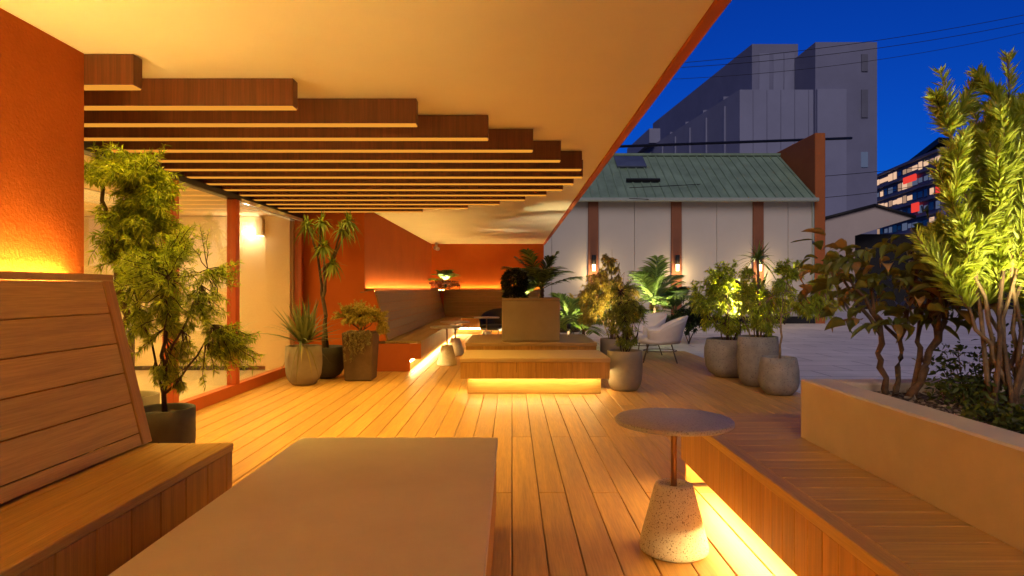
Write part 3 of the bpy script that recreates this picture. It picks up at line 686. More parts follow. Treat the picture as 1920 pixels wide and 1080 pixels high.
# --- branching dracaena in a dark bowl
t = thing('potted_dracaena', 'tall branching dracaena with leaf tufts in a dark bowl against the red wall', 'potted plant', (-2.38, 8.2, 0))
pot(t, -2.38, 8.2, bowl(0.40, 0.13, 0.235, 0.235), M_potdark)
rng = np.random.default_rng(14); b = np.array([-2.40, 8.2, 0.37])
tips = [(-0.22, 0.0, 1.57), (0.22, 0.02, 1.52), (0.0, -0.05, 1.30), (-0.05, 0.05, 1.62), (0.10, 0.0, 1.08), (0.30, 0.03, 1.62)]
MB().tube(wobble(b, b + [0.0, 0, 0.95], 10, 0.012, rng), [0.030 - 0.001 * i for i in range(10)], 8).build('stem', M_bark, t)
MB().tube(wobble(b + [0.03, 0.02, 0], b + [-0.10, 0.03, 1.25], 10, 0.012, rng), [0.022 - 0.0008 * i for i in range(10)], 8).build('stem', M_barkd, t)
f_ = Fol()
for dx, dy, dz in tips:
    p1 = b + [dx, dy, dz]; p0 = b + ([0, 0, 0.9] if dx > -0.04 else [-0.09, 0.03, 1.2])
    MB().tube(wobble(p0, p1, 6, 0.01, rng), [0.017, 0.016, 0.015, 0.014, 0.013, 0.011], 6).build('stem', M_bark, t)
    rosette(f_, rng, p1, 80, 0.19, 0.026, (-0.6, 1.5), 0.8, 6)
f_.build('foliage', L_drac, t)

# --- fern and trailing plant in a tall square pot
t = thing('square_potted_fern', 'golden fern with trailing strands in a tall square brown pot', 'potted plant', (-1.90, 8.05, 0))
mb = MB(); a0, a1 = 0.165, 0.195; x, y = -1.90, 8.05
mb.add([(x - a0, y - a0, 0.003), (x + a0, y - a0, 0.003), (x + a0, y + a0, 0.003), (x - a0, y + a0, 0.003), (x - a1, y - a1, 0.60), (x + a1, y - a1, 0.60), (x + a1, y + a1, 0.60), (x - a1, y + a1, 0.60)],
       [(3, 2, 1, 0), (0, 1, 5, 4), (1, 2, 6, 5), (2, 3, 7, 6), (3, 0, 4, 7), (4, 5, 6, 7)]).build('pot', M_potbrown, t, bevel=0.012)
rng = np.random.default_rng(15)
st = [(wobble((x, y, 0.6), (x + dx, y + dy, 0.78), 5, 0.01, rng), 0.008, 0.004) for dx, dy in ((-0.15, -0.05), (0.15, 0.0), (0.0, -0.08), (0, 0.1), (-0.2, 0.05), (0.22, -0.05))]
leafy(t, rng, st, [((x - 0.16, y - 0.05, 0.80), (0.24, 0.24, 0.14), 70), ((x + 0.16, y - 0.05, 0.80), (0.24, 0.24, 0.15), 70), ((x, y - 0.05, 0.88), (0.25, 0.22, 0.15), 70), ((x + 0.30, y - 0.08, 0.68), (0.10, 0.12, 0.14), 24)],
      L_fern, M_bark, twig_leaves=34, ll=(0.03, 0.055), lw=0.010, angle=0.8, droop=0.2, up_bias=0.1)
f_ = Fol()
for k in range(26):
    px_ = x + rng.uniform(-0.19, 0.17); ln = rng.uniform(0.10, 0.40) if px_ < x + 0.1 else rng.uniform(0.08, 0.22); m = int(ln * 130)
    tt = rng.random(m); P = np.stack([px_ + 0.012 * np.sin(tt * 9 + k), np.full(m, y - 0.212 - 0.01 * (k % 3)), 0.64 - tt * ln], 1)
    D = rand_dir(rng, m); D[:, 2] -= 0.5; D[:, 1] -= 0.5
    f_.strips(P, D, 0.028, 0.012, 0.3, 2, rng=rng)
f_.build('trailing_strands', L_trail, t)

# --- pot beside the centre bench
t = thing('potted_shrub', 'dark green feathery shrub in a concrete pot at the right end of the centre bench', 'potted plant', (1.27, 7.22, 0))
pot(t, 1.27, 7.22, bowl(0.445, 0.145, 0.20, 0.195), M_conc2)
rng = np.random.default_rng(16); b = np.array([1.27, 7.22, 0.42])
st = [(wobble(b + [dx * .2, dy * .2, 0], b + [dx, dy, dz], 7, 0.012, rng), 0.008, 0.003) for dx, dy, dz in ((-0.05, 0, 0.7), (0.12, 0.02, 0.55), (-0.16, 0.02, 0.5), (0.03, -0.1, 0.6), (0.2, 0, 0.4))]
leafy(t, rng, st, [((1.24, 7.22, 1.0), (0.22, 0.22, 0.28), 90), ((1.32, 7.2, 0.82), (0.22, 0.22, 0.24), 80), ((1.16, 7.22, 0.82), (0.15, 0.2, 0.2), 60), ((1.27, 7.2, 0.58), (0.14, 0.14, 0.14), 50)],
      L_green, M_barkd, twig_leaves=26, ll=(0.03, 0.065), lw=0.007, angle=0.8, droop=0.2, up_bias=0.15)

# --- golden shrub behind it
t = thing('potted_shrub', 'airy golden shrub standing behind the pot at the centre bench', 'potted plant', (1.50, 9.5, 0))
pot(t, 1.50, 9.5, bowl(0.40, 0.14, 0.19, 0.19), M_conc2)
rng = np.random.default_rng(17); b = np.array([1.50, 9.5, 0.38])
st = [(wobble(b + [dx * .15, dy * .15, 0], b + [dx, dy, dz], 8, 0.014, rng), 0.008, 0.002) for dx, dy, dz in ((-0.1, 0, 1.25), (0.1, 0.02, 1.15), (-0.35, 0.02, 0.8), (-0.22, -0.1, 1.0), (0.28, 0, 0.8), (0.0, 0.1, 1.35), (0.15, -0.1, 1.0))]
leafy(t, rng, st, [((1.45, 9.5, 1.2), (0.34, 0.3, 0.38), 140), ((1.16, 9.5, 0.92), (0.30, 0.28, 0.30), 100), ((1.62, 9.5, 1.0), (0.26, 0.25, 0.30), 90), ((1.50, 9.5, 1.55), (0.13, 0.15, 0.22), 36), ((1.08, 9.45, 0.68), (0.15, 0.15, 0.14), 30)],
      L_gold, M_barkp, twig_leaves=30, ll=(0.03, 0.075), lw=0.010, angle=0.8, droop=0.35)

spotlight('added spotlight at the foot of the airy golden shrub', (1.62, 9.15, 0.0), (1.48, 9.5, 1.3), 150, 90, (1.0, 0.80, 0.42), h=0.30)  # lamp added to warm up and brighten the shrub
spotlight('spotlight on the deck left of the box planter aimed at the canopy', (-0.22, 12.9, 0.0), (-0.2, 13.0, 2.3), 60, 34, (1.0, 0.85, 0.55), h=0.08)
# --- three pots on the right
t = thing('potted_bush', 'lime green bush in the widest concrete bowl of the three right pots', 'potted plant', (2.82, 8.32, 0))
pot(t, 2.82, 8.32, bowl(0.49, 0.19, 0.31, 0.28), M_conc)
rng = np.random.default_rng(18); b = np.array([2.82, 8.32, 0.45])
st = [(wobble(b + [dx * .2, dy * .2, 0], b + [dx, dy, dz], 8, 0.012, rng), 0.009, 0.003) for dx, dy, dz in ((-0.1, 0, 0.85), (0.1, 0.02, 0.8), (-0.3, 0.02, 0.55), (0.25, -0.05, 0.6), (0.0, 0.15, 0.9), (-0.1, -0.2, 0.6))]
leafy(t, rng, st, [((2.76, 8.32, 1.25), (0.30, 0.28, 0.30), 140), ((2.58, 8.32, 0.90), (0.26, 0.25, 0.32), 130), ((2.95, 8.3, 1.0), (0.26, 0.28, 0.3), 110), ((2.82, 8.3, 0.66), (0.24, 0.25, 0.16), 80)],
      L_lime, M_bark, twig_leaves=22, ll=(0.035, 0.07), lw=0.014, angle=0.8, droop=0.3)
t = thing('potted_bush', 'green bush topped by a spiky tuft in the tall concrete pot of the right group', 'potted plant', (2.90, 7.55, 0))
pot(t, 2.90, 7.55, bowl(0.58, 0.17, 0.235, 0.225), M_conc)
rng = np.random.default_rng(19); b = np.array([2.90, 7.55, 0.54])
st = [(wobble(b + [dx * .2, dy * .2, 0], b + [dx, dy, dz], 8, 0.012, rng), 0.009, 0.003) for dx, dy, dz in ((-0.12, 0, 0.55), (0.12, 0.02, 0.6), (-0.25, 0.02, 0.4), (0.3, -0.02, 0.75), (0.0, 0.1, 0.8), (0.1, -0.15, 0.5), (0.45, 0.0, 0.78))]
leafy(t, rng, st, [((2.84, 7.5, 0.98), (0.27, 0.27, 0.26), 130), ((3.06, 7.5, 1.04), (0.26, 0.27, 0.28), 130), ((2.92, 7.5, 0.72), (0.20, 0.2, 0.14), 60), ((3.22, 7.5, 1.38), (0.20, 0.2, 0.14), 50), ((2.70, 7.5, 1.30), (0.13, 0.15, 0.12), 26)],
      L_lime, M_barkp, twig_leaves=22, ll=(0.03, 0.065), lw=0.011, angle=0.8, droop=0.3)
f_ = Fol(); rosette(f_, rng, (2.90, 7.55, 1.48), 60, 0.30, 0.024, (-0.3, 1.45), 0.5, 6); rosette(f_, rng, (2.96, 7.6, 1.1), 34, 0.34, 0.020, (0.0, 1.4), 0.5, 6); f_.build('spiky_tuft', L_palml, t)
MB().tube(wobble((2.9, 7.55, 0.54), (2.90, 7.55, 1.48), 7, 0.01, rng), 0.014, 6).build('stem', M_bark, t)
t = thing('potted_sapling', 'thin airy sapling in the smallest nearest pot of the right group', 'potted plant', (2.89, 6.93, 0))
pot(t, 2.89, 6.93, [(0.13, 0.003), (0.15, 0.02), (0.19, 0.07), (0.208, 0.14), (0.205, 0.26), (0.195, 0.33), (0.18, 0.40)], M_conc)
rng = np.random.default_rng(20); b = np.array([2.90, 6.93, 0.37])
st = [(wobble(b, b + [0.02, 0, 0.50], 7, 0.012, rng), 0.013, 0.009), (wobble(b + [0.02, 0, 0.48], b + [0.45, 0, 0.80], 7, 0.014, rng), 0.006, 0.002), (wobble(b + [0.02, 0, 0.5], b + [0.10, 0.05, 0.92], 6, 0.012, rng), 0.005, 0.002), (wobble(b + [0.02, 0, 0.45], b + [-0.1, 0, 0.75], 6, 0.012, rng), 0.004, 0.002)]
leafy(t, rng, st, [((3.16, 6.93, 1.0), (0.32, 0.2, 0.20), 80), ((3.36, 6.93, 1.22), (0.20, 0.15, 0.16), 60), ((3.02, 6.93, 1.26), (0.16, 0.15, 0.16), 34), ((3.30, 6.9, 0.90), (0.22, 0.15, 0.08), 40)],
      L_lime, M_barkp, twig_leaves=18, ll=(0.035, 0.075), lw=0.012, angle=0.8, droop=0.3)
spotlight('spotlight glowing inside the lime bush of the wide bowl', (2.86, 8.02, 0.47), (2.85, 8.45, 1.3), 120, 130, h=0.30)
spotlight('spotlight at the foot of the spiky tuft in the tall pot', (3.05, 7.75, 0.56), (2.95, 7.6, 1.5), 90, 110, h=0.12)

# ------------------------------------------------------------------ concrete box planter on the second bench
bx = thing('box_planter', 'square concrete box planter standing on the second backless bench', 'planter', (0.26, 9.1, SEAT))
bx0, bx1, by0, by1, bz0, bz1 = -0.138, 0.655, 8.72, 9.5, SEAT + 0.002, 0.983
MB().box(bx0, bx1, by0, by1, bz0, bz1 - 0.002).build('box', M_box, bx, bevel=0.012)
for a in ((bx0, bx1, by0, by0 + 0.05), (bx0, bx1, by1 - 0.05, by1)): pc('rim', *a, bz1 - 0.001, bz1 + 0.03, M_box, bx, bev=0.006)
for a in ((bx0, bx0 + 0.05, by0 + 0.051, by1 - 0.051), (bx1 - 0.05, bx1, by0 + 0.051, by1 - 0.051)): pc('rim', *a, bz1 - 0.001, bz1 + 0.03, M_box, bx, bev=0.006)
pc('soil', bx0 + 0.051, bx1 - 0.051, by0 + 0.051, by1 - 0.051, bz1 - 0.001, bz1 + 0.012, M_soil, bx)
rng = np.random.default_rng(21)
t = thing('topiary_ball', 'dark clipped topiary ball at the left of the box planter', 'plant', (0.02, 8.95, 1.0))
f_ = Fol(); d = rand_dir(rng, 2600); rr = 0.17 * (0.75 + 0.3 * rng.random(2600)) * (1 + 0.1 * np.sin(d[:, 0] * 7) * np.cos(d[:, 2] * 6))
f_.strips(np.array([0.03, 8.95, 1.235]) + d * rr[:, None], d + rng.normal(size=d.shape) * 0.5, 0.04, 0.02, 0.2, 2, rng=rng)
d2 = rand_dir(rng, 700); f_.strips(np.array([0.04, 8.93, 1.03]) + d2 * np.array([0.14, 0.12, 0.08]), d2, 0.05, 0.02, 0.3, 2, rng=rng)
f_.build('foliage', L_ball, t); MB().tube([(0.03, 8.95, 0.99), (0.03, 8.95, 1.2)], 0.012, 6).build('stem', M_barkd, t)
def palm(label, x, y, z, nf, L, h, mat, seed, nl=22, ll=0.30, lw=0.035, el=(0.2, 1.35), azr=(0, 6.283), droop=0.45, name='palm'):
    rng = np.random.default_rng(seed); t = thing(name, label, 'palm', (x, y, z))
    b = np.array([x, y, z]); MB().tube(wobble(b, b + [0.01, 0, h], 6, 0.008, rng), [0.035, 0.034, 0.032, 0.03, 0.03, 0.026], 8).build('trunk', M_bark, t)
    for k in range(nf):
        f_ = Fol(); mb = MB(); az = azr[0] + (azr[1] - azr[0]) * (k + 0.6 * rng.random()) / nf
        frond(f_, mb, rng, b + [0, 0, h], az, rng.uniform(*el), L * rng.uniform(0.8, 1.1), nl, ll, lw, droop * rng.uniform(0.6, 1.3), split=0.9)
        fr = f_.build('frond', mat, t)
        mb.build('rachis', mat, fr)
    return t
palm('dark palm rising from the right half of the concrete box planter', 0.42, 9.15, 0.99, 13, 0.78, 0.14, L_palm, 22, ll=0.26, lw=0.022, el=(0.35, 1.35), droop=0.3)
spotlight('spotlight behind the topiary ball in the box planter', (0.10, 9.28, 0.995), (0.70, 9.34, 1.36), 45, 70, (1.0, 0.84, 0.50), h=0.05)
spotlight('spotlight on the bench top right of the box planter', (0.85, 9.6, SEAT), (1.0, 10.2, 1.3), 50, 80, (1.0, 0.88, 0.6), h=0.15)
palm('pale fern palm between the topiary ball and the dark palm in the box planter', 0.21, 9.32, 0.99, 10, 0.46, 0.06, L_palml, 35, ll=0.20, lw=0.022, el=(0.5, 1.45), nl=18, droop=0.3)
# leafy plants at and behind the box
palm('pale lit palm behind the right side of the box planter', 0.95, 10.7, 0.0, 12, 0.72, 0.62, L_palml, 23, ll=0.32, lw=0.026, el=(0.1, 1.3), droop=0.4)
spotlight('spotlight on the deck under the pale palm', (0.62, 10.5, 0.0), (1.3, 10.9, 0.95), 150, 62, (1.0, 0.9, 0.6))
palm('bright uplit palm in front of the warehouse lamps', 3.02, 13.6, 0.0, 16, 1.15, 0.80, L_palml, 24, ll=0.46, lw=0.034, el=(0.45, 1.45), droop=0.3)
palm('darker palm just right of the bright uplit palm', 3.55, 13.9, 0.0, 12, 0.85, 0.6, L_palm, 25, ll=0.40, lw=0.034, el=(0.3, 1.35), droop=0.35)
spotlight('spotlight on the paving under the bright palm', (2.92, 13.2, 0.0), (2.98, 13.6, 1.7), 300, 80, (1.0, 0.9, 0.55))
palm('uplit palm on the ledge in the far corner of the bench', -1.72, 16.25, 1.15, 11, 0.50, 0.14, L_palml, 26, ll=0.26, lw=0.030, el=(0.2, 1.35), nl=18, droop=0.3)
palm('mid green palm behind the golden shrub, left of the bright palm', 1.95, 12.5, 0.0, 14, 0.90, 0.55, L_palml, 36, ll=0.36, lw=0.032, el=(0.3, 1.4), droop=0.35)
palm('low spreading palm between the box planter and the golden shrub', 1.25, 11.3, 0.0, 13, 0.80, 0.42, L_palml, 37, ll=0.34, lw=0.032, el=(0.2, 1.35), droop=0.4)
spotlight('spotlight on the paving under the mid green palm', (1.80, 12.1, 0.0), (1.95, 12.5, 1.3), 170, 80, (1.0, 0.9, 0.58))
t = thing('potted_flowers', 'small reddish leaved plant under the palm on the far corner ledge', 'plant', (-1.75, 16.2, 1.15))
rng = np.random.default_rng(27); f_ = Fol(); P = ell_points(rng, (-1.75, 16.2, 1.25), (0.42, 0.16, 0.10), 260); f_.strips(P, rand_dir(rng, 260) + [0, 0, 0.4], 0.10, 0.05, 0.4, 3, rng=rng); f_.build('foliage', L_red, t)
spotlight('spotlight on the far corner ledge under the palm', (-1.66, 16.02, 1.15), (-1.74, 16.3, 1.9), 75, 80, (1.0, 0.9, 0.6), h=0.06)
t = thing('dark_shrub', 'low dark rounded shrub on the paving behind the white chairs', 'shrub', (3.65, 13.2, 0.0))
rng = np.random.default_rng(28)
st = [(wobble((3.65, 13.2, 0), (3.65 + dx, 13.2, 0.5), 5, 0.01, rng), 0.012, 0.005) for dx in (-0.2, 0, 0.2)]
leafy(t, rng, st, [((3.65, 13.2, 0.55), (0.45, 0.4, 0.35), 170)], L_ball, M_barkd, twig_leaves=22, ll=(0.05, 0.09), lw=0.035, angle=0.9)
# sparse plants along the warehouse foot
rng = np.random.default_rng(29)
for k, (xx, hh, rr) in enumerate(((1.9, 0.9, 0.45), (2.6, 0.7, 0.5), (4.6, 1.0, 0.45), (5.6, 1.2, 0.5), (7.2, 0.9, 0.5), (8.6, 0.8, 0.6))):
    pos = ['leftmost', 'second from left', 'third from left', 'fourth from left', 'fifth from left', 'rightmost'][k]
    t = thing('border_shrub', '%s loose shrub at the foot of the warehouse wall' % pos, 'shrub', (xx, 20.2, -0.012), 'shrubs along the warehouse wall')
    st = [(wobble((xx, 20.2, 0), (xx + dx, 20.2, hh * 0.8), 6, 0.02, rng), 0.015, 0.005) for dx in (-0.25, 0.05, 0.28)]
    leafy(t, rng, st, [((xx, 20.2, hh * 0.7), (rr, 0.35, hh * 0.42), 60)], L_green if k % 2 else L_gold, M_barkd, twig_leaves=16, ll=(0.07, 0.13), lw=0.035)

# ------------------------------------------------------------------ plants in the right planter
# broad curled-leaf shrub with bare stems
t = thing('broad_leaf_shrub', 'gnarled shrub with curled leathery leaves and bare stems in the raised planter', 'shrub', (1.78, 2.90, 0.66))
rng = np.random.default_rng(31); b = np.array([1.78, 2.90, 0.645])
heads = []
for (bx_, by_, tx, ty, tz, r) in ((-0.07, 0.02, -0.10, 0.02, 0.34, 0.013), (-0.02, 0.04, 0.04, 0.06, 0.36, 0.012), (0.0, -0.02, 0.17, -0.02, 0.36, 0.017), (0.04, 0.0, 0.10, 0.04, 0.46, 0.012)):
    pts = wobble(b + [bx_, by_, 0], b + [tx, ty, tz], 9, 0.012, rng); MB().tube(pts, [r * (1.15 - 0.04 * i) * (1 + 0.12 * math.sin(i * 2.3)) for i in range(9)], 8).build('stem', M_bark, t)
    for q in range(3):
        e = pts[-1] + np.array([rng.uniform(-0.17, 0.16), rng.uniform(-0.12, 0.12), rng.uniform(0.0, 0.32)])
        MB().tube(wobble(pts[-1 - q], e, 5, 0.008, rng), [r * 0.8, r * 0.7, r * 0.6, r * 0.5, r * 0.4], 6).build('stem', M_bark, t); heads.append(e)
def big_leaf(root, base, az, el, L, Wd, curl, cup, mat, rng):
    nu, nv = 7, 4; v = []; f = []
    d = Vector((math.cos(az) * math.cos(el), math.sin(az) * math.cos(el), math.sin(el))); sd_ = Vector((-math.sin(az), math.cos(az), 0)); up = sd_.cross(d) * -1
    if up.z < 0: up = -up
    ph = rng.uniform(0, 6)
    for i in range(nu + 1):
        tt = i / nu; a = curl * tt * 1.8
        c = Vector(base) + d * (L * (math.sin(a) / max(a, 1e-3) if a > 0.01 else 1) * tt) + up * (-L * 0.45 * tt * tt * curl * 0.9)
        w = Wd * math.sin(math.pi * (0.06 + 0.92 * tt) ** 0.8) * 0.5
        for j in range(-nv, nv + 1):
            s_ = j / nv
            v.append(tuple(c + sd_ * (w * s_ * (1 - 0.15 * cup * abs(s_))) + up * (cup * w * s_ * s_ * 0.9 + 0.10 * w * math.sin(tt * 9 + ph + s_ * 2) * abs(s_))))
    m = 2 * nv + 1
    for i in range(nu):
        for j in range(2 * nv): f.append((i * m + j, i * m + j + 1, (i + 1) * m + j + 1, (i + 1) * m + j))
    return MB().add(v, f, True).build('leaf', mat, root)
cen = b + [0.0, 0, 0.55]
for k in range(420):
    h_ = heads[k % len(heads)] + rng.normal(size=3) * np.array([0.075, 0.07, 0.075])
    h_[2] = max(h_[2], 0.98)
    o_ = h_ - cen; az = math.atan2(o_[1] + rng.normal() * 0.1, o_[0] + rng.normal() * 0.12) + rng.normal() * 0.5
    big_leaf(t, h_, az, rng.uniform(-0.6, 0.7), rng.uniform(0.06, 0.125), rng.uniform(0.032, 0.06), rng.uniform(0.2, 1.3), rng.uniform(0.3, 1.9), L_broadb if rng.random() < 0.14 else L_broad, rng)

# tall plume shrub
t = thing('plume_shrub', 'tall bright yellow green plume shrub uplit at the right of the raised planter', 'shrub', (2.05, 2.62, 0.65))
rng = np.random.default_rng(32); b = np.array([2.03, 2.62, 0.645])
tips = [(-0.24, 0.05, 1.40), (0.02, 0.03, 1.47), (-0.30, 0.0, 1.02), (0.14, 0.0, 1.40), (-0.12, -0.05, 1.12), (0.26, 0.05, 1.25), (0.05, -0.08, 1.0), (0.34, 0.0, 0.98), (-0.20, 0.08, 0.78), (0.16, -0.05, 0.80), (-0.07, 0.1, 1.28), (0.36, 0.05, 1.42), (-0.34, 0.05, 0.72), (0.10, 0.05, 1.22), (0.24, 0.1, 0.6), (-0.05, 0.1, 0.85)]
f_ = Fol()
for k, (dx, dy, dz) in enumerate(tips):
    p0 = b + [rng.uniform(-0.09, 0.12), rng.uniform(-0.06, 0.06), 0]; p1 = b + [dx, dy, dz]
    pts = wobble(p0, p1, 12, 0.010, rng, (0.02, 0, 0.02)); MB().tube(pts, [0.011 - 0.0007 * i for i in range(12)], 6).build('stem', M_bark if k % 2 else M_barkp, t)
    plumes = [pts[6:]]
    for q in range(4):
        i0 = rng.integers(6, 10); e = pts[i0] + np.array([rng.uniform(-0.17, 0.17), rng.uniform(-0.12, 0.12), rng.uniform(0.12, 0.30)])
        pp = wobble(pts[i0], e, 7, 0.006, rng); plumes.append(pp); MB().tube(pp, 0.003, 4).build('stem', M_barkp, t)
    for pp in plumes:
        m = int(48 * len(pp)); u = rng.random(m) * (len(pp) - 1.001); i0 = u.astype(int); fr = (u - i0)[:, None]
        P = pp[i0] * (1 - fr) + pp[i0 + 1] * fr; ax = nrm(pp[i0 + 1] - pp[i0]); rd = rand_dir(rng, m); rd = nrm(rd - ax * np.sum(rd * ax, 1, keepdims=True))
        f_.strips(P, ax * 1.0 + rd * 0.85, rng.uniform(0.05, 0.095, m) * (1.1 - 0.5 * u / len(pp)), rng.uniform(0.007, 0.012, m), rng.uniform(-0.1, 0.25, m), 2, rng=rng)
f_.build('foliage', L_plume, t)
spotlight('spotlight in the raised planter aimed up into the plume shrub', (1.98, 2.22, 0.66), (2.04, 2.66, 2.0), 80, 75, (1.0, 0.86, 0.42), h=0.10)
# low ground cover
for k, (xx, yy, rr, hh, lab) in enumerate(((1.92, 2.70, 0.14, 0.10, 'low leafy ground cover at the foot of the plume shrub'), (2.08, 2.92, 0.20, 0.22, 'small round leaved plant between the two planter shrubs'), (1.74, 2.25, 0.14, 0.08, 'low grassy tuft near the planter rim at the right edge'), (2.45, 2.95, 0.25, 0.30, 'bushy low plant at the far right corner of the planter'))):
    t = thing('ground_cover_plant', lab, 'plant', (xx, yy, 0.65)); rng = np.random.default_rng(40 + k); f_ = Fol()
    n = 420; P = ell_points(rng, (xx, yy, 0.66 + hh * 0.55), (rr, rr, hh * 0.6), n); P[:, 2] = np.maximum(P[:, 2], 0.66)
    f_.strips(P, rand_dir(rng, n) + [0, 0, 0.5], rng.uniform(0.02, 0.045, n), 0.016, 0.3, 2, rng=rng); f_.build('foliage', L_cover, t)
    mb = MB()
    for q in range(10):
        e = P[q * 30]; mb.tube([(xx + (e[0] - xx) * 0.3, yy + (e[1] - yy) * 0.3, 0.645), tuple(e)], 0.0025, 3)
    mb.build('stem', M_bark, t)
# mulch chips
rng = np.random.default_rng(50); n = 9000
x = rng.uniform(RXP + 0.16, 3.2, n); y = rng.uniform(0.6, 3.0, n)
P = np.stack([x, y, np.full(n, 0.656) + rng.random(n) * 0.014], 1); D = rand_dir(rng, n); D[:, 2] *= 0.3
f_ = Fol(); f_.strips(P, D, rng.uniform(0.012, 0.03, n), rng.uniform(0.008, 0.016, n), 0.0, 2, up=np.array([0, 0, 1.0]) + rng.normal(size=(n, 3)) * 0.35, base=0.7)
o = f_.build('bark_mulch', M_gravel, None); tag(o, 'pale bark mulch chips covering the planter soil', 'mulch', kind='stuff')

# ------------------------------------------------------------------ side tables
def side_table(label, x, y):
    t = thing('side_table', label, 'side table', (x, y, 0), 'round side tables with cone bases')
    MB().lathe([(0, 0.557), (0.246, 0.557), (0.2525, 0.562), (0.2525, 0.576), (0.248, 0.580), (0, 0.580)], x, y, 72).build('table_top', M_granite, t)
    MB().lathe([(0.0135, 0.232), (0.0135, 0.5565)], x, y, 20).build('post', M_copper, t)
    MB().lathe([(0, 0.003), (0.130, 0.003), (0.146, 0.012), (0.148, 0.03), (0.142, 0.06), (0.085, 0.280), (0.080, 0.293), (0.070, 0.298), (0.046, 0.296), (0.041, 0.286), (0.038, 0.24), (0, 0.238)], x, y, 48).build('cone_base', M_terrazzo, t)
    return t
side_table('round granite side table with speckled cone base in the right foreground', 0.708, 2.80)
side_table('side table at the corner bench, nearer of the pair on its left run', -0.97, 9.55)
side_table('side table at the corner bench, farther of the pair on its left run', -0.97, 10.95)
side_table('side table left of the box planter near the dark chairs', -0.50, 12.6)

# ------------------------------------------------------------------ lounge chairs
def lounge(label, x, y, rz, shell_mat, leg_mat, seat_mat, group):
    t = thing('lounge_chair', label, 'chair', (x, y, 0), group); ORG[t.name] = Vector((0, 0, 0))   # built round the origin, then placed
    v = []; f = []; nu = 28; nv = 6
    for side in (0, 1):
        for i in range(nu + 1):
            a = R(-125 + 250 * i / nu); bk = max(0.0, math.cos(a)) ** 0.8
            for j in range(nv + 1):
                s_ = j / nv; hgt = 0.20 + 0.21 * bk + 0.0
                rr = 0.29 + 0.075 * s_ * (0.5 + bk) - side * 0.022
                v.append((rr * math.cos(a) * 1.05, rr * math.sin(a), 0.30 + hgt * s_))
    m = (nu + 1) * (nv + 1)
    for i in range(nu):
        for j in range(nv):
            a = i * (nv + 1) + j; q = (a, a + nv + 1, a + nv + 2, a + 1); f.append(q); f.append(tuple(k + m for k in q[::-1]))
        a = i * (nv + 1) + nv; f.append((a, a + nv + 1, a + nv + 1 + m, a + m))
        a = i * (nv + 1); f.append((a, a + m, a + nv + 1 + m, a + nv + 1))
    for a, fl in ((0, 0), (nu * (nv + 1), 1)):
        for j in range(nv): q = (a + j, a + j + 1, a + j + 1 + m, a + j + m); f.append(q[::-1] if fl else q)
    MB().add(v, f, True).build('shell', shell_mat, t)
    rim = []
    for i in range(nu + 1):
        a = R(-125 + 250 * i / nu); bk = max(0.0, math.cos(a)) ** 0.8; rr = 0.29 + 0.075 * (0.5 + bk) - 0.011
        rim.append((rr * math.cos(a) * 1.05, rr * math.sin(a), 0.50 + 0.21 * bk))
    MB().tube(rim, 0.014, 8).build('top_rail', shell_mat, t)
    MB().lathe([(0, 0.29), (0.27, 0.29), (0.295, 0.305), (0.30, 0.34), (0.285, 0.385), (0.24, 0.40), (0, 0.405)], -0.03, 0, 36).build('seat_cushion', seat_mat, t)
    for a in (40, 140, 220, 320):
        c_, s_ = math.cos(R(a)), math.sin(R(a)); MB().tube([(0.22 * c_, 0.22 * s_, 0.29), (0.33 * c_, 0.31 * s_, 0.004)], 0.009, 8).build('leg', leg_mat, t)
    ring = [(0.255 * math.cos(R(k * 15)), 0.245 * math.sin(R(k * 15)), 0.18) for k in range(25)]; MB().tube(ring, 0.006, 6, cap=False).build('leg_ring', leg_mat, t)
    t.rotation_euler = (0, 0, rz); return t
lounge('white woven lounge chair on the deck beside the centre pot, nearer one', 2.30, 9.95, R(-12), M_rope, M_potbrown, M_rope, 'lounge chairs')
lounge('white woven lounge chair standing just behind the nearer white one', 2.25, 11.0, R(25), M_rope, M_potbrown, M_rope, 'lounge chairs')
lounge('dark lounge chair left of the box planter before the back bench', -0.35, 13.2, R(70), M_dark, M_dark, M_potdark, 'lounge chairs')
lounge('dark lounge chair behind the right side of the box planter', 1.05, 12.6, R(80), M_dark, M_dark, M_potdark, 'lounge chairs')

# ------------------------------------------------------------------ warehouse
WY, WE, WXR, WXL = 21.0, 4.05, 9.90, -3.0
RY, RZ = 23.7, 6.05
wh = thing('warehouse', 'low warehouse with green ribbed roof, grey panels and brown pilasters', 'building', (4, WY, 0))
pils = [1.20, 3.66 - 1.2, 5.38, 8.04]
pil_x = [-0.05, 2.66, 5.38, 8.06]
edges = [WXL] + pil_x + [WXR]
for a, b_ in zip(edges[:-1], edges[1:]):
    n = 2; a2, b2 = a + (0.16 if a != WXL else 0), b_ - (0.16 if b_ != WXR else 0)
    for k in range(n): pc('wall_panel', a2 + (b2 - a2) * k / n + 0.006, a2 + (b2 - a2) * (k + 1) / n - 0.006, WY, WY + 0.1, 0.0, WE - 0.05, M_panelw, wh, bev=0.006)
for x in pil_x: pc('pilaster', x - 0.165, x + 0.165, WY - 0.09, WY + 0.11, -0.05, WE - 0.05, M_pil, wh)
MB().box(WXL, WXR - 0.02, WY + 0.12, RY + 4, -0.1, WE - 0.1).build('core', M_black, wh)
MB().box(WXL, WXR, WY - 0.12, WY - 0.02, -0.1, 0.22).build('base_kerb', M_black, wh)
pc('downpipe', WXR - 0.07, WXR - 0.01, WY - 0.07, WY - 0.01, -0.05, WE, M_gutter, wh)
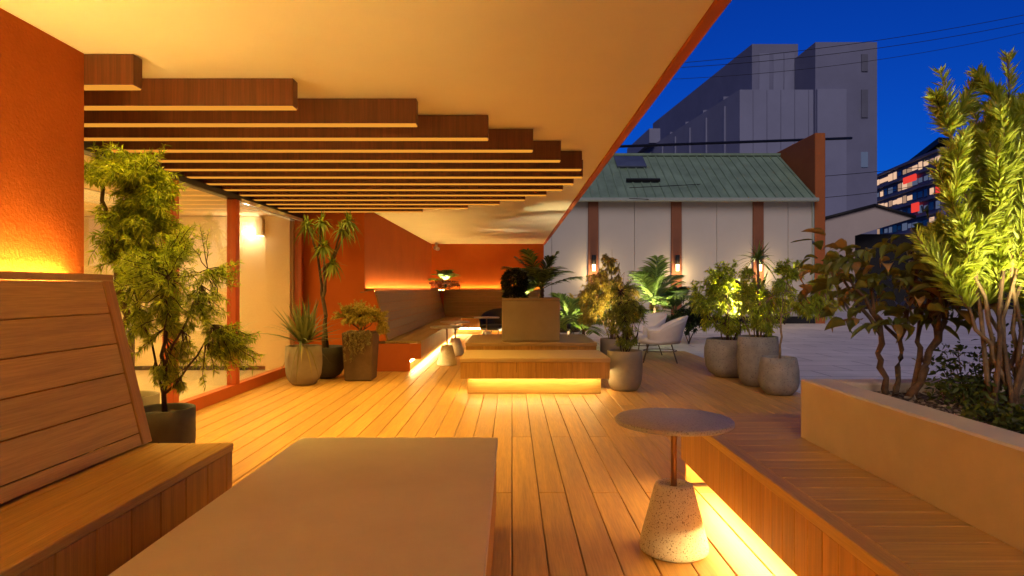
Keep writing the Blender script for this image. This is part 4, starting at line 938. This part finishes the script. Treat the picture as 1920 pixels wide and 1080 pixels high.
# roof sheet and ribs
sl = math.hypot(RY - WY + 0.25, RZ - WE); sa = math.atan2(RZ - WE, RY - WY + 0.25)
rf = MB().add([(WXL, WY - 0.25, WE), (WXR, WY - 0.25, WE), (WXR, RY, RZ), (WXL, RY, RZ), (WXL, RY + 3, WE), (WXR, RY + 3, WE)], [(0, 1, 2, 3), (3, 2, 5, 4)]).build('roof', M_roofg, wh)
x = WXL + 0.2
while x < WXR - 0.05:
    piece('roof_rib', (0.05, sl, 0.05), (x, (WY - 0.25 + RY) / 2, (WE + RZ) / 2 + 0.02), M_roofg, rf, (sa, 0, 0), bev=0.012); x += 0.30
pc('ridge_cap', WXL, WXR, RY - 0.12, RY + 0.12, RZ - 0.02, RZ + 0.07, M_roofg, rf)
pc('gutter', WXL, WXR + 0.02, WY - 0.36, WY - 0.22, WE - 0.10, WE + 0.02, M_gutter, wh, bev=0.02)
def onroof(x, u, lift): return (x, WY - 0.25 + (RY - WY + 0.25) * u, WE + (RZ - WE) * u + lift)
piece('skylight', (1.05, 0.9, 0.06), onroof(4.25, 0.78, 0.09), M_winb, rf, (sa, 0, 0)); piece('roof_vent', (1.15, 0.10, 0.10), onroof(4.45, 0.33, 0.10), M_black, rf, (sa, 0, 0))
MB().box(WXR + 0.002, WXR + 0.34, WY - 0.10, RY + 3.2, -0.1, 6.22).build('parapet_wall', M_parapet, wh, bevel=0.02)
for i, x in enumerate(pil_x[1:]):
    lab = ['wall lamp on the warehouse pilaster nearest the canopy', 'wall lamp on the middle visible warehouse pilaster', 'wall lamp on the right warehouse pilaster behind the spiky tuft'][i]
    wlm = thing('wall_lamp', lab, 'wall lamp', (x, WY - 0.15, 2.0), 'wall lamps on the warehouse')
    MB().tube([(x, WY - 0.21, 1.92), (x, WY - 0.21, 2.22)], 0.07, 16).build('shade', M_black, wlm)
    pc('bracket', x - 0.03, x + 0.03, WY - 0.15, WY - 0.091, 2.03, 2.11, M_black, wlm)
    MB().tube([(x, WY - 0.21, 1.70), (x, WY - 0.21, 1.915)], [0.05, 0.06], 14).build('bulb', M_bulb, wlm)
    pt('lamp_light', (x, WY - 0.40, 1.58), 22, (1.0, 0.66, 0.28), wlm, 0.05)

# ------------------------------------------------------------------ grey tower building
tb = thing('office_building', 'large grey purple building towering behind the warehouse', 'building', (27, 62, 0))
MB().prism([(21.35, 60), (31.0, 60), (31.0, 95), (16.8, 95)], -0.1, 19.75).build('main_block', M_bldg, tb)
MB().prism([(24.0, 64), (28.6, 64), (28.6, 95), (20.9, 95)], 19.76, 25.55).build('upper_block', M_bldg2, tb)
MB().box(28.25, 34.0, 59.6, 85, -0.1, 24.05).build('tower', M_bldg2, tb)
pc('tower_face', 28.3, 31.0, 59.3, 59.59, -0.1, 19.6, M_bldg, tb)
for x in (22.6, 23.9, 25.2, 26.5, 27.8): pc('joint', x - 0.035, x + 0.035, 59.95, 59.99, 0, 19.7, M_bldg2, tb)
for x in (25.2, 26.6, 27.7): pc('window', x - 0.5, x + 0.5, 63.93, 63.99, 20.6, 24.6, M_bldg3, tb)
for z, h_, m_ in ((17.0, 2.6, M_winm), (12.4, 1.4, M_litwin2), (21.3, 1.6, M_winm)): pc('window', 32.5, 33.1, 59.5, 59.59, z, z + h_, m_, tb)
for k in range(7):
    yy = 63 + 4.2 * k; xx = 21.35 - (yy - 60) * 4.55 / 35
    piece('side_fin', (0.18, 0.3, 19.0), (xx - 0.05, yy, 9.5), M_bldg3, tb, (0, 0, R(7.4)))
for k in range(4):
    yy = 66 + 5.0 * k; pc('roof_unit', 21.8 - k * 0.6, 22.8 - k * 0.6, yy, yy + 1.6, 19.76, 20.9, M_bldg2, tb)
MB().prism([(17.6, 82), (19.0, 82), (18.5, 94), (16.9, 94)], 19.76, 21.6).build('rear_block', M_bldg3, tb)

# far lit building
fb = thing('apartment_building', 'distant terraced building with warm lit floors and red signs', 'building', (85, 140, 0))
def fpx(px, py, d): return PX(px, py, d)
DA, DB = 120.0, 150.0
cA, cB, cC = fpx(1765, 500, DA), fpx(1642, 500, DB), fpx(1880, 500, DA + 4)
ctop = EYE + 285 / F * DA
MB().prism([(cA.x, cA.y), (cC.x, cC.y), (cC.x, 160), (cB.x, 160), (cB.x, cB.y)], -0.1, ctop - 2.0).build('wall', M_bldg2, fb)
MB().prism([(cA.x - 1.0, cA.y - 0.8), (cC.x, cC.y - 0.8), (cC.x, 160), (cB.x + 6, 160), (cB.x + 4, cB.y - 4)], ctop - 1.5, ctop - 0.4).build('roof', M_black, fb)
def on_left(u, z, out_=0.12):
    p = Vector((cB.x + (cA.x - cB.x) * u, cB.y + (cA.y - cB.y) * u, z)); nn = Vector((-(cB.y - cA.y), -(cA.x - cB.x), 0)).normalized(); return p + nn * out_
la = math.atan2(cA.y - cB.y, cA.x - cB.x); ll_ = math.hypot(cA.x - cB.x, cA.y - cB.y)
random.seed(9)
for fl in range(9):
    z = ctop - 4.2 - fl * 2.9
    piece('floor_slab', (ll_, 0.8, 0.35), on_left(0.5, z + 1.65, 0.2), M_bldg, fb, (0, 0, la))
    for k in range(13):
        u = (k + 0.5) / 13; lit = random.random() < (0.92 if fl == 0 else 0.55 if fl == 2 else 0.3 if fl == 1 else 0.12)
        piece('window', (ll_ / 13 * random.choice((0.6, 0.75, 0.9)), 0.12, random.choice((0.9, 1.2, 1.5))), on_left(u, z + 0.2, 0.06), random.choice((M_litwin, M_litwin, M_litwin3)) if lit else random.choice((M_winb, M_winb, M_litwin2)), fb, (0, 0, la))
    for k in range(5):
        x0 = cA.x + (cC.x - cA.x) * (k + 0.15) / 5
        pc('window', x0, x0 + (cC.x - cA.x) / 5 * 0.7, cA.y - 0.12, cA.y - 0.02, z - 0.6, z + 1.1, M_litwin if random.random() < (0.9 if fl == 0 else 0.12) else M_winb, fb)
piece('sign', (5.6, 0.25, 1.3), on_left(0.62, EYE + 202 / F * 133, 0.6), M_redsign, fb, (0, 0, la)); piece('sign', (3.0, 0.25, 1.8), on_left(0.70, EYE + 150 / F * 130, 0.6), M_redsign, fb, (0, 0, la))
pc('sign', fpx(1748, 0, DA).x, fpx(1785, 0, DA).x, cA.y - 1.2, cA.y - 0.9, EYE + 176 / F * DA, EYE + 189 / F * DA, M_redsign, fb)

# grey shed with dark awning between
sh = thing('grey_shed', 'pale grey shed with sloping roof edge and black block for the shade under its awning', 'building', (17, 34, 0))
a_, b_, c_, d_ = fpx(1540, 412, 34), fpx(1640, 386, 34), fpx(1715, 408, 34), fpx(1603, 442, 34)
MB().add([(a_.x, 34, -0.1), (d_.x, 34, -0.1), (d_.x, 34, d_.z), (c_.x, 34, c_.z), (b_.x, 34, b_.z), (a_.x, 34, a_.z), (a_.x, 44, -0.1), (d_.x, 44, -0.1), (d_.x, 44, d_.z), (c_.x, 44, c_.z), (b_.x, 44, b_.z), (a_.x, 44, a_.z)],
         [(0, 1, 2, 3, 4, 5), (0, 6, 7, 1), (1, 7, 8, 2), (2, 8, 9, 3), (3, 9, 10, 4), (4, 10, 11, 5), (5, 11, 6, 0), (11, 10, 9, 8, 7, 6)]).build('wall', M_shed, sh)
for p, q in ((a_, b_), (b_, c_)): MB().tube([p + Vector((0, -0.06, 0.03)), q + Vector((0, -0.06, 0.03))], 0.09, 6).build('roof_edge', M_black, sh)
MB().box(d_.x + 0.1, d_.x + 14, 35, 44, -0.1, 4.1).build('awning_shade', M_black, sh)  # solid black box stands for the shade under the awning
sg = thing('lit_sign', 'small bright white sign under the dark awning', 'sign', tuple(fpx(1747, 455, 33)))
p = fpx(1747, 443, 33); pc('face', p.x - 0.36, p.x + 0.36, 33, 33.06, p.z - 0.35, p.z + 0.35, M_whitesign, sg); pc('case', p.x - 0.39, p.x + 0.39, 33.062, 33.2, p.z - 0.38, p.z + 0.38, M_black, sg)

# ------------------------------------------------------------------ overhead cables
def cable(label, p, q, r0, r1, sag):
    n = 24; pts = [Vector(p).lerp(Vector(q), i / n) - Vector((0, 0, sag * 4 * (i / n) * (1 - i / n))) for i in range(n + 1)]
    o = MB().tube(pts, [r0 + (r1 - r0) * i / n for i in range(n + 1)], 8).build('power_cable', M_black); tag(o, label, 'cable', 'overhead cables')
cable('thick black cable crossing just above the green warehouse roof', PX(900, 284, 26), PX(1596, 259, 56), 0.055, 0.12, 0.0)
cable('upper thin cable crossing the blue sky at the top right', PX(1250, 120, 30), PX(2050, 0, 34), 0.014, 0.014, 0.4)
cable('middle thin cable crossing the blue sky at the top right', PX(1250, 128, 30), PX(2050, 14, 34), 0.014, 0.014, 0.5)
cable('lowest thin cable crossing the blue sky at the top right', PX(1220, 150, 32), PX(2050, 28, 36), 0.012, 0.012, 0.7)
cable('thin cable passing in front of the office building above the parapet', PX(1180, 352, 20), PX(1760, 310, 30), 0.011, 0.013, 0.1)
cable('thin cable drooping over the grey shed', PX(1180, 372, 20.2), PX(1800, 330, 32), 0.011, 0.013, 0.5)

# ------------------------------------------------------------------ ceiling accents: two small downlights and a camera in the far corner
cm = thing('security_camera', 'small security camera under the canopy in the far corner', 'camera', (-1.92, 16.2, 2.2))
MB().tube([(-1.92, 16.2, 2.30), (-1.92, 16.2, 2.2)], 0.03, 10).build('mount', M_white, cm); MB().tube([(-1.95, 16.25, 2.17), (-1.86, 16.05, 2.13)], [0.05, 0.05], 12).build('camera_body', M_white, cm)
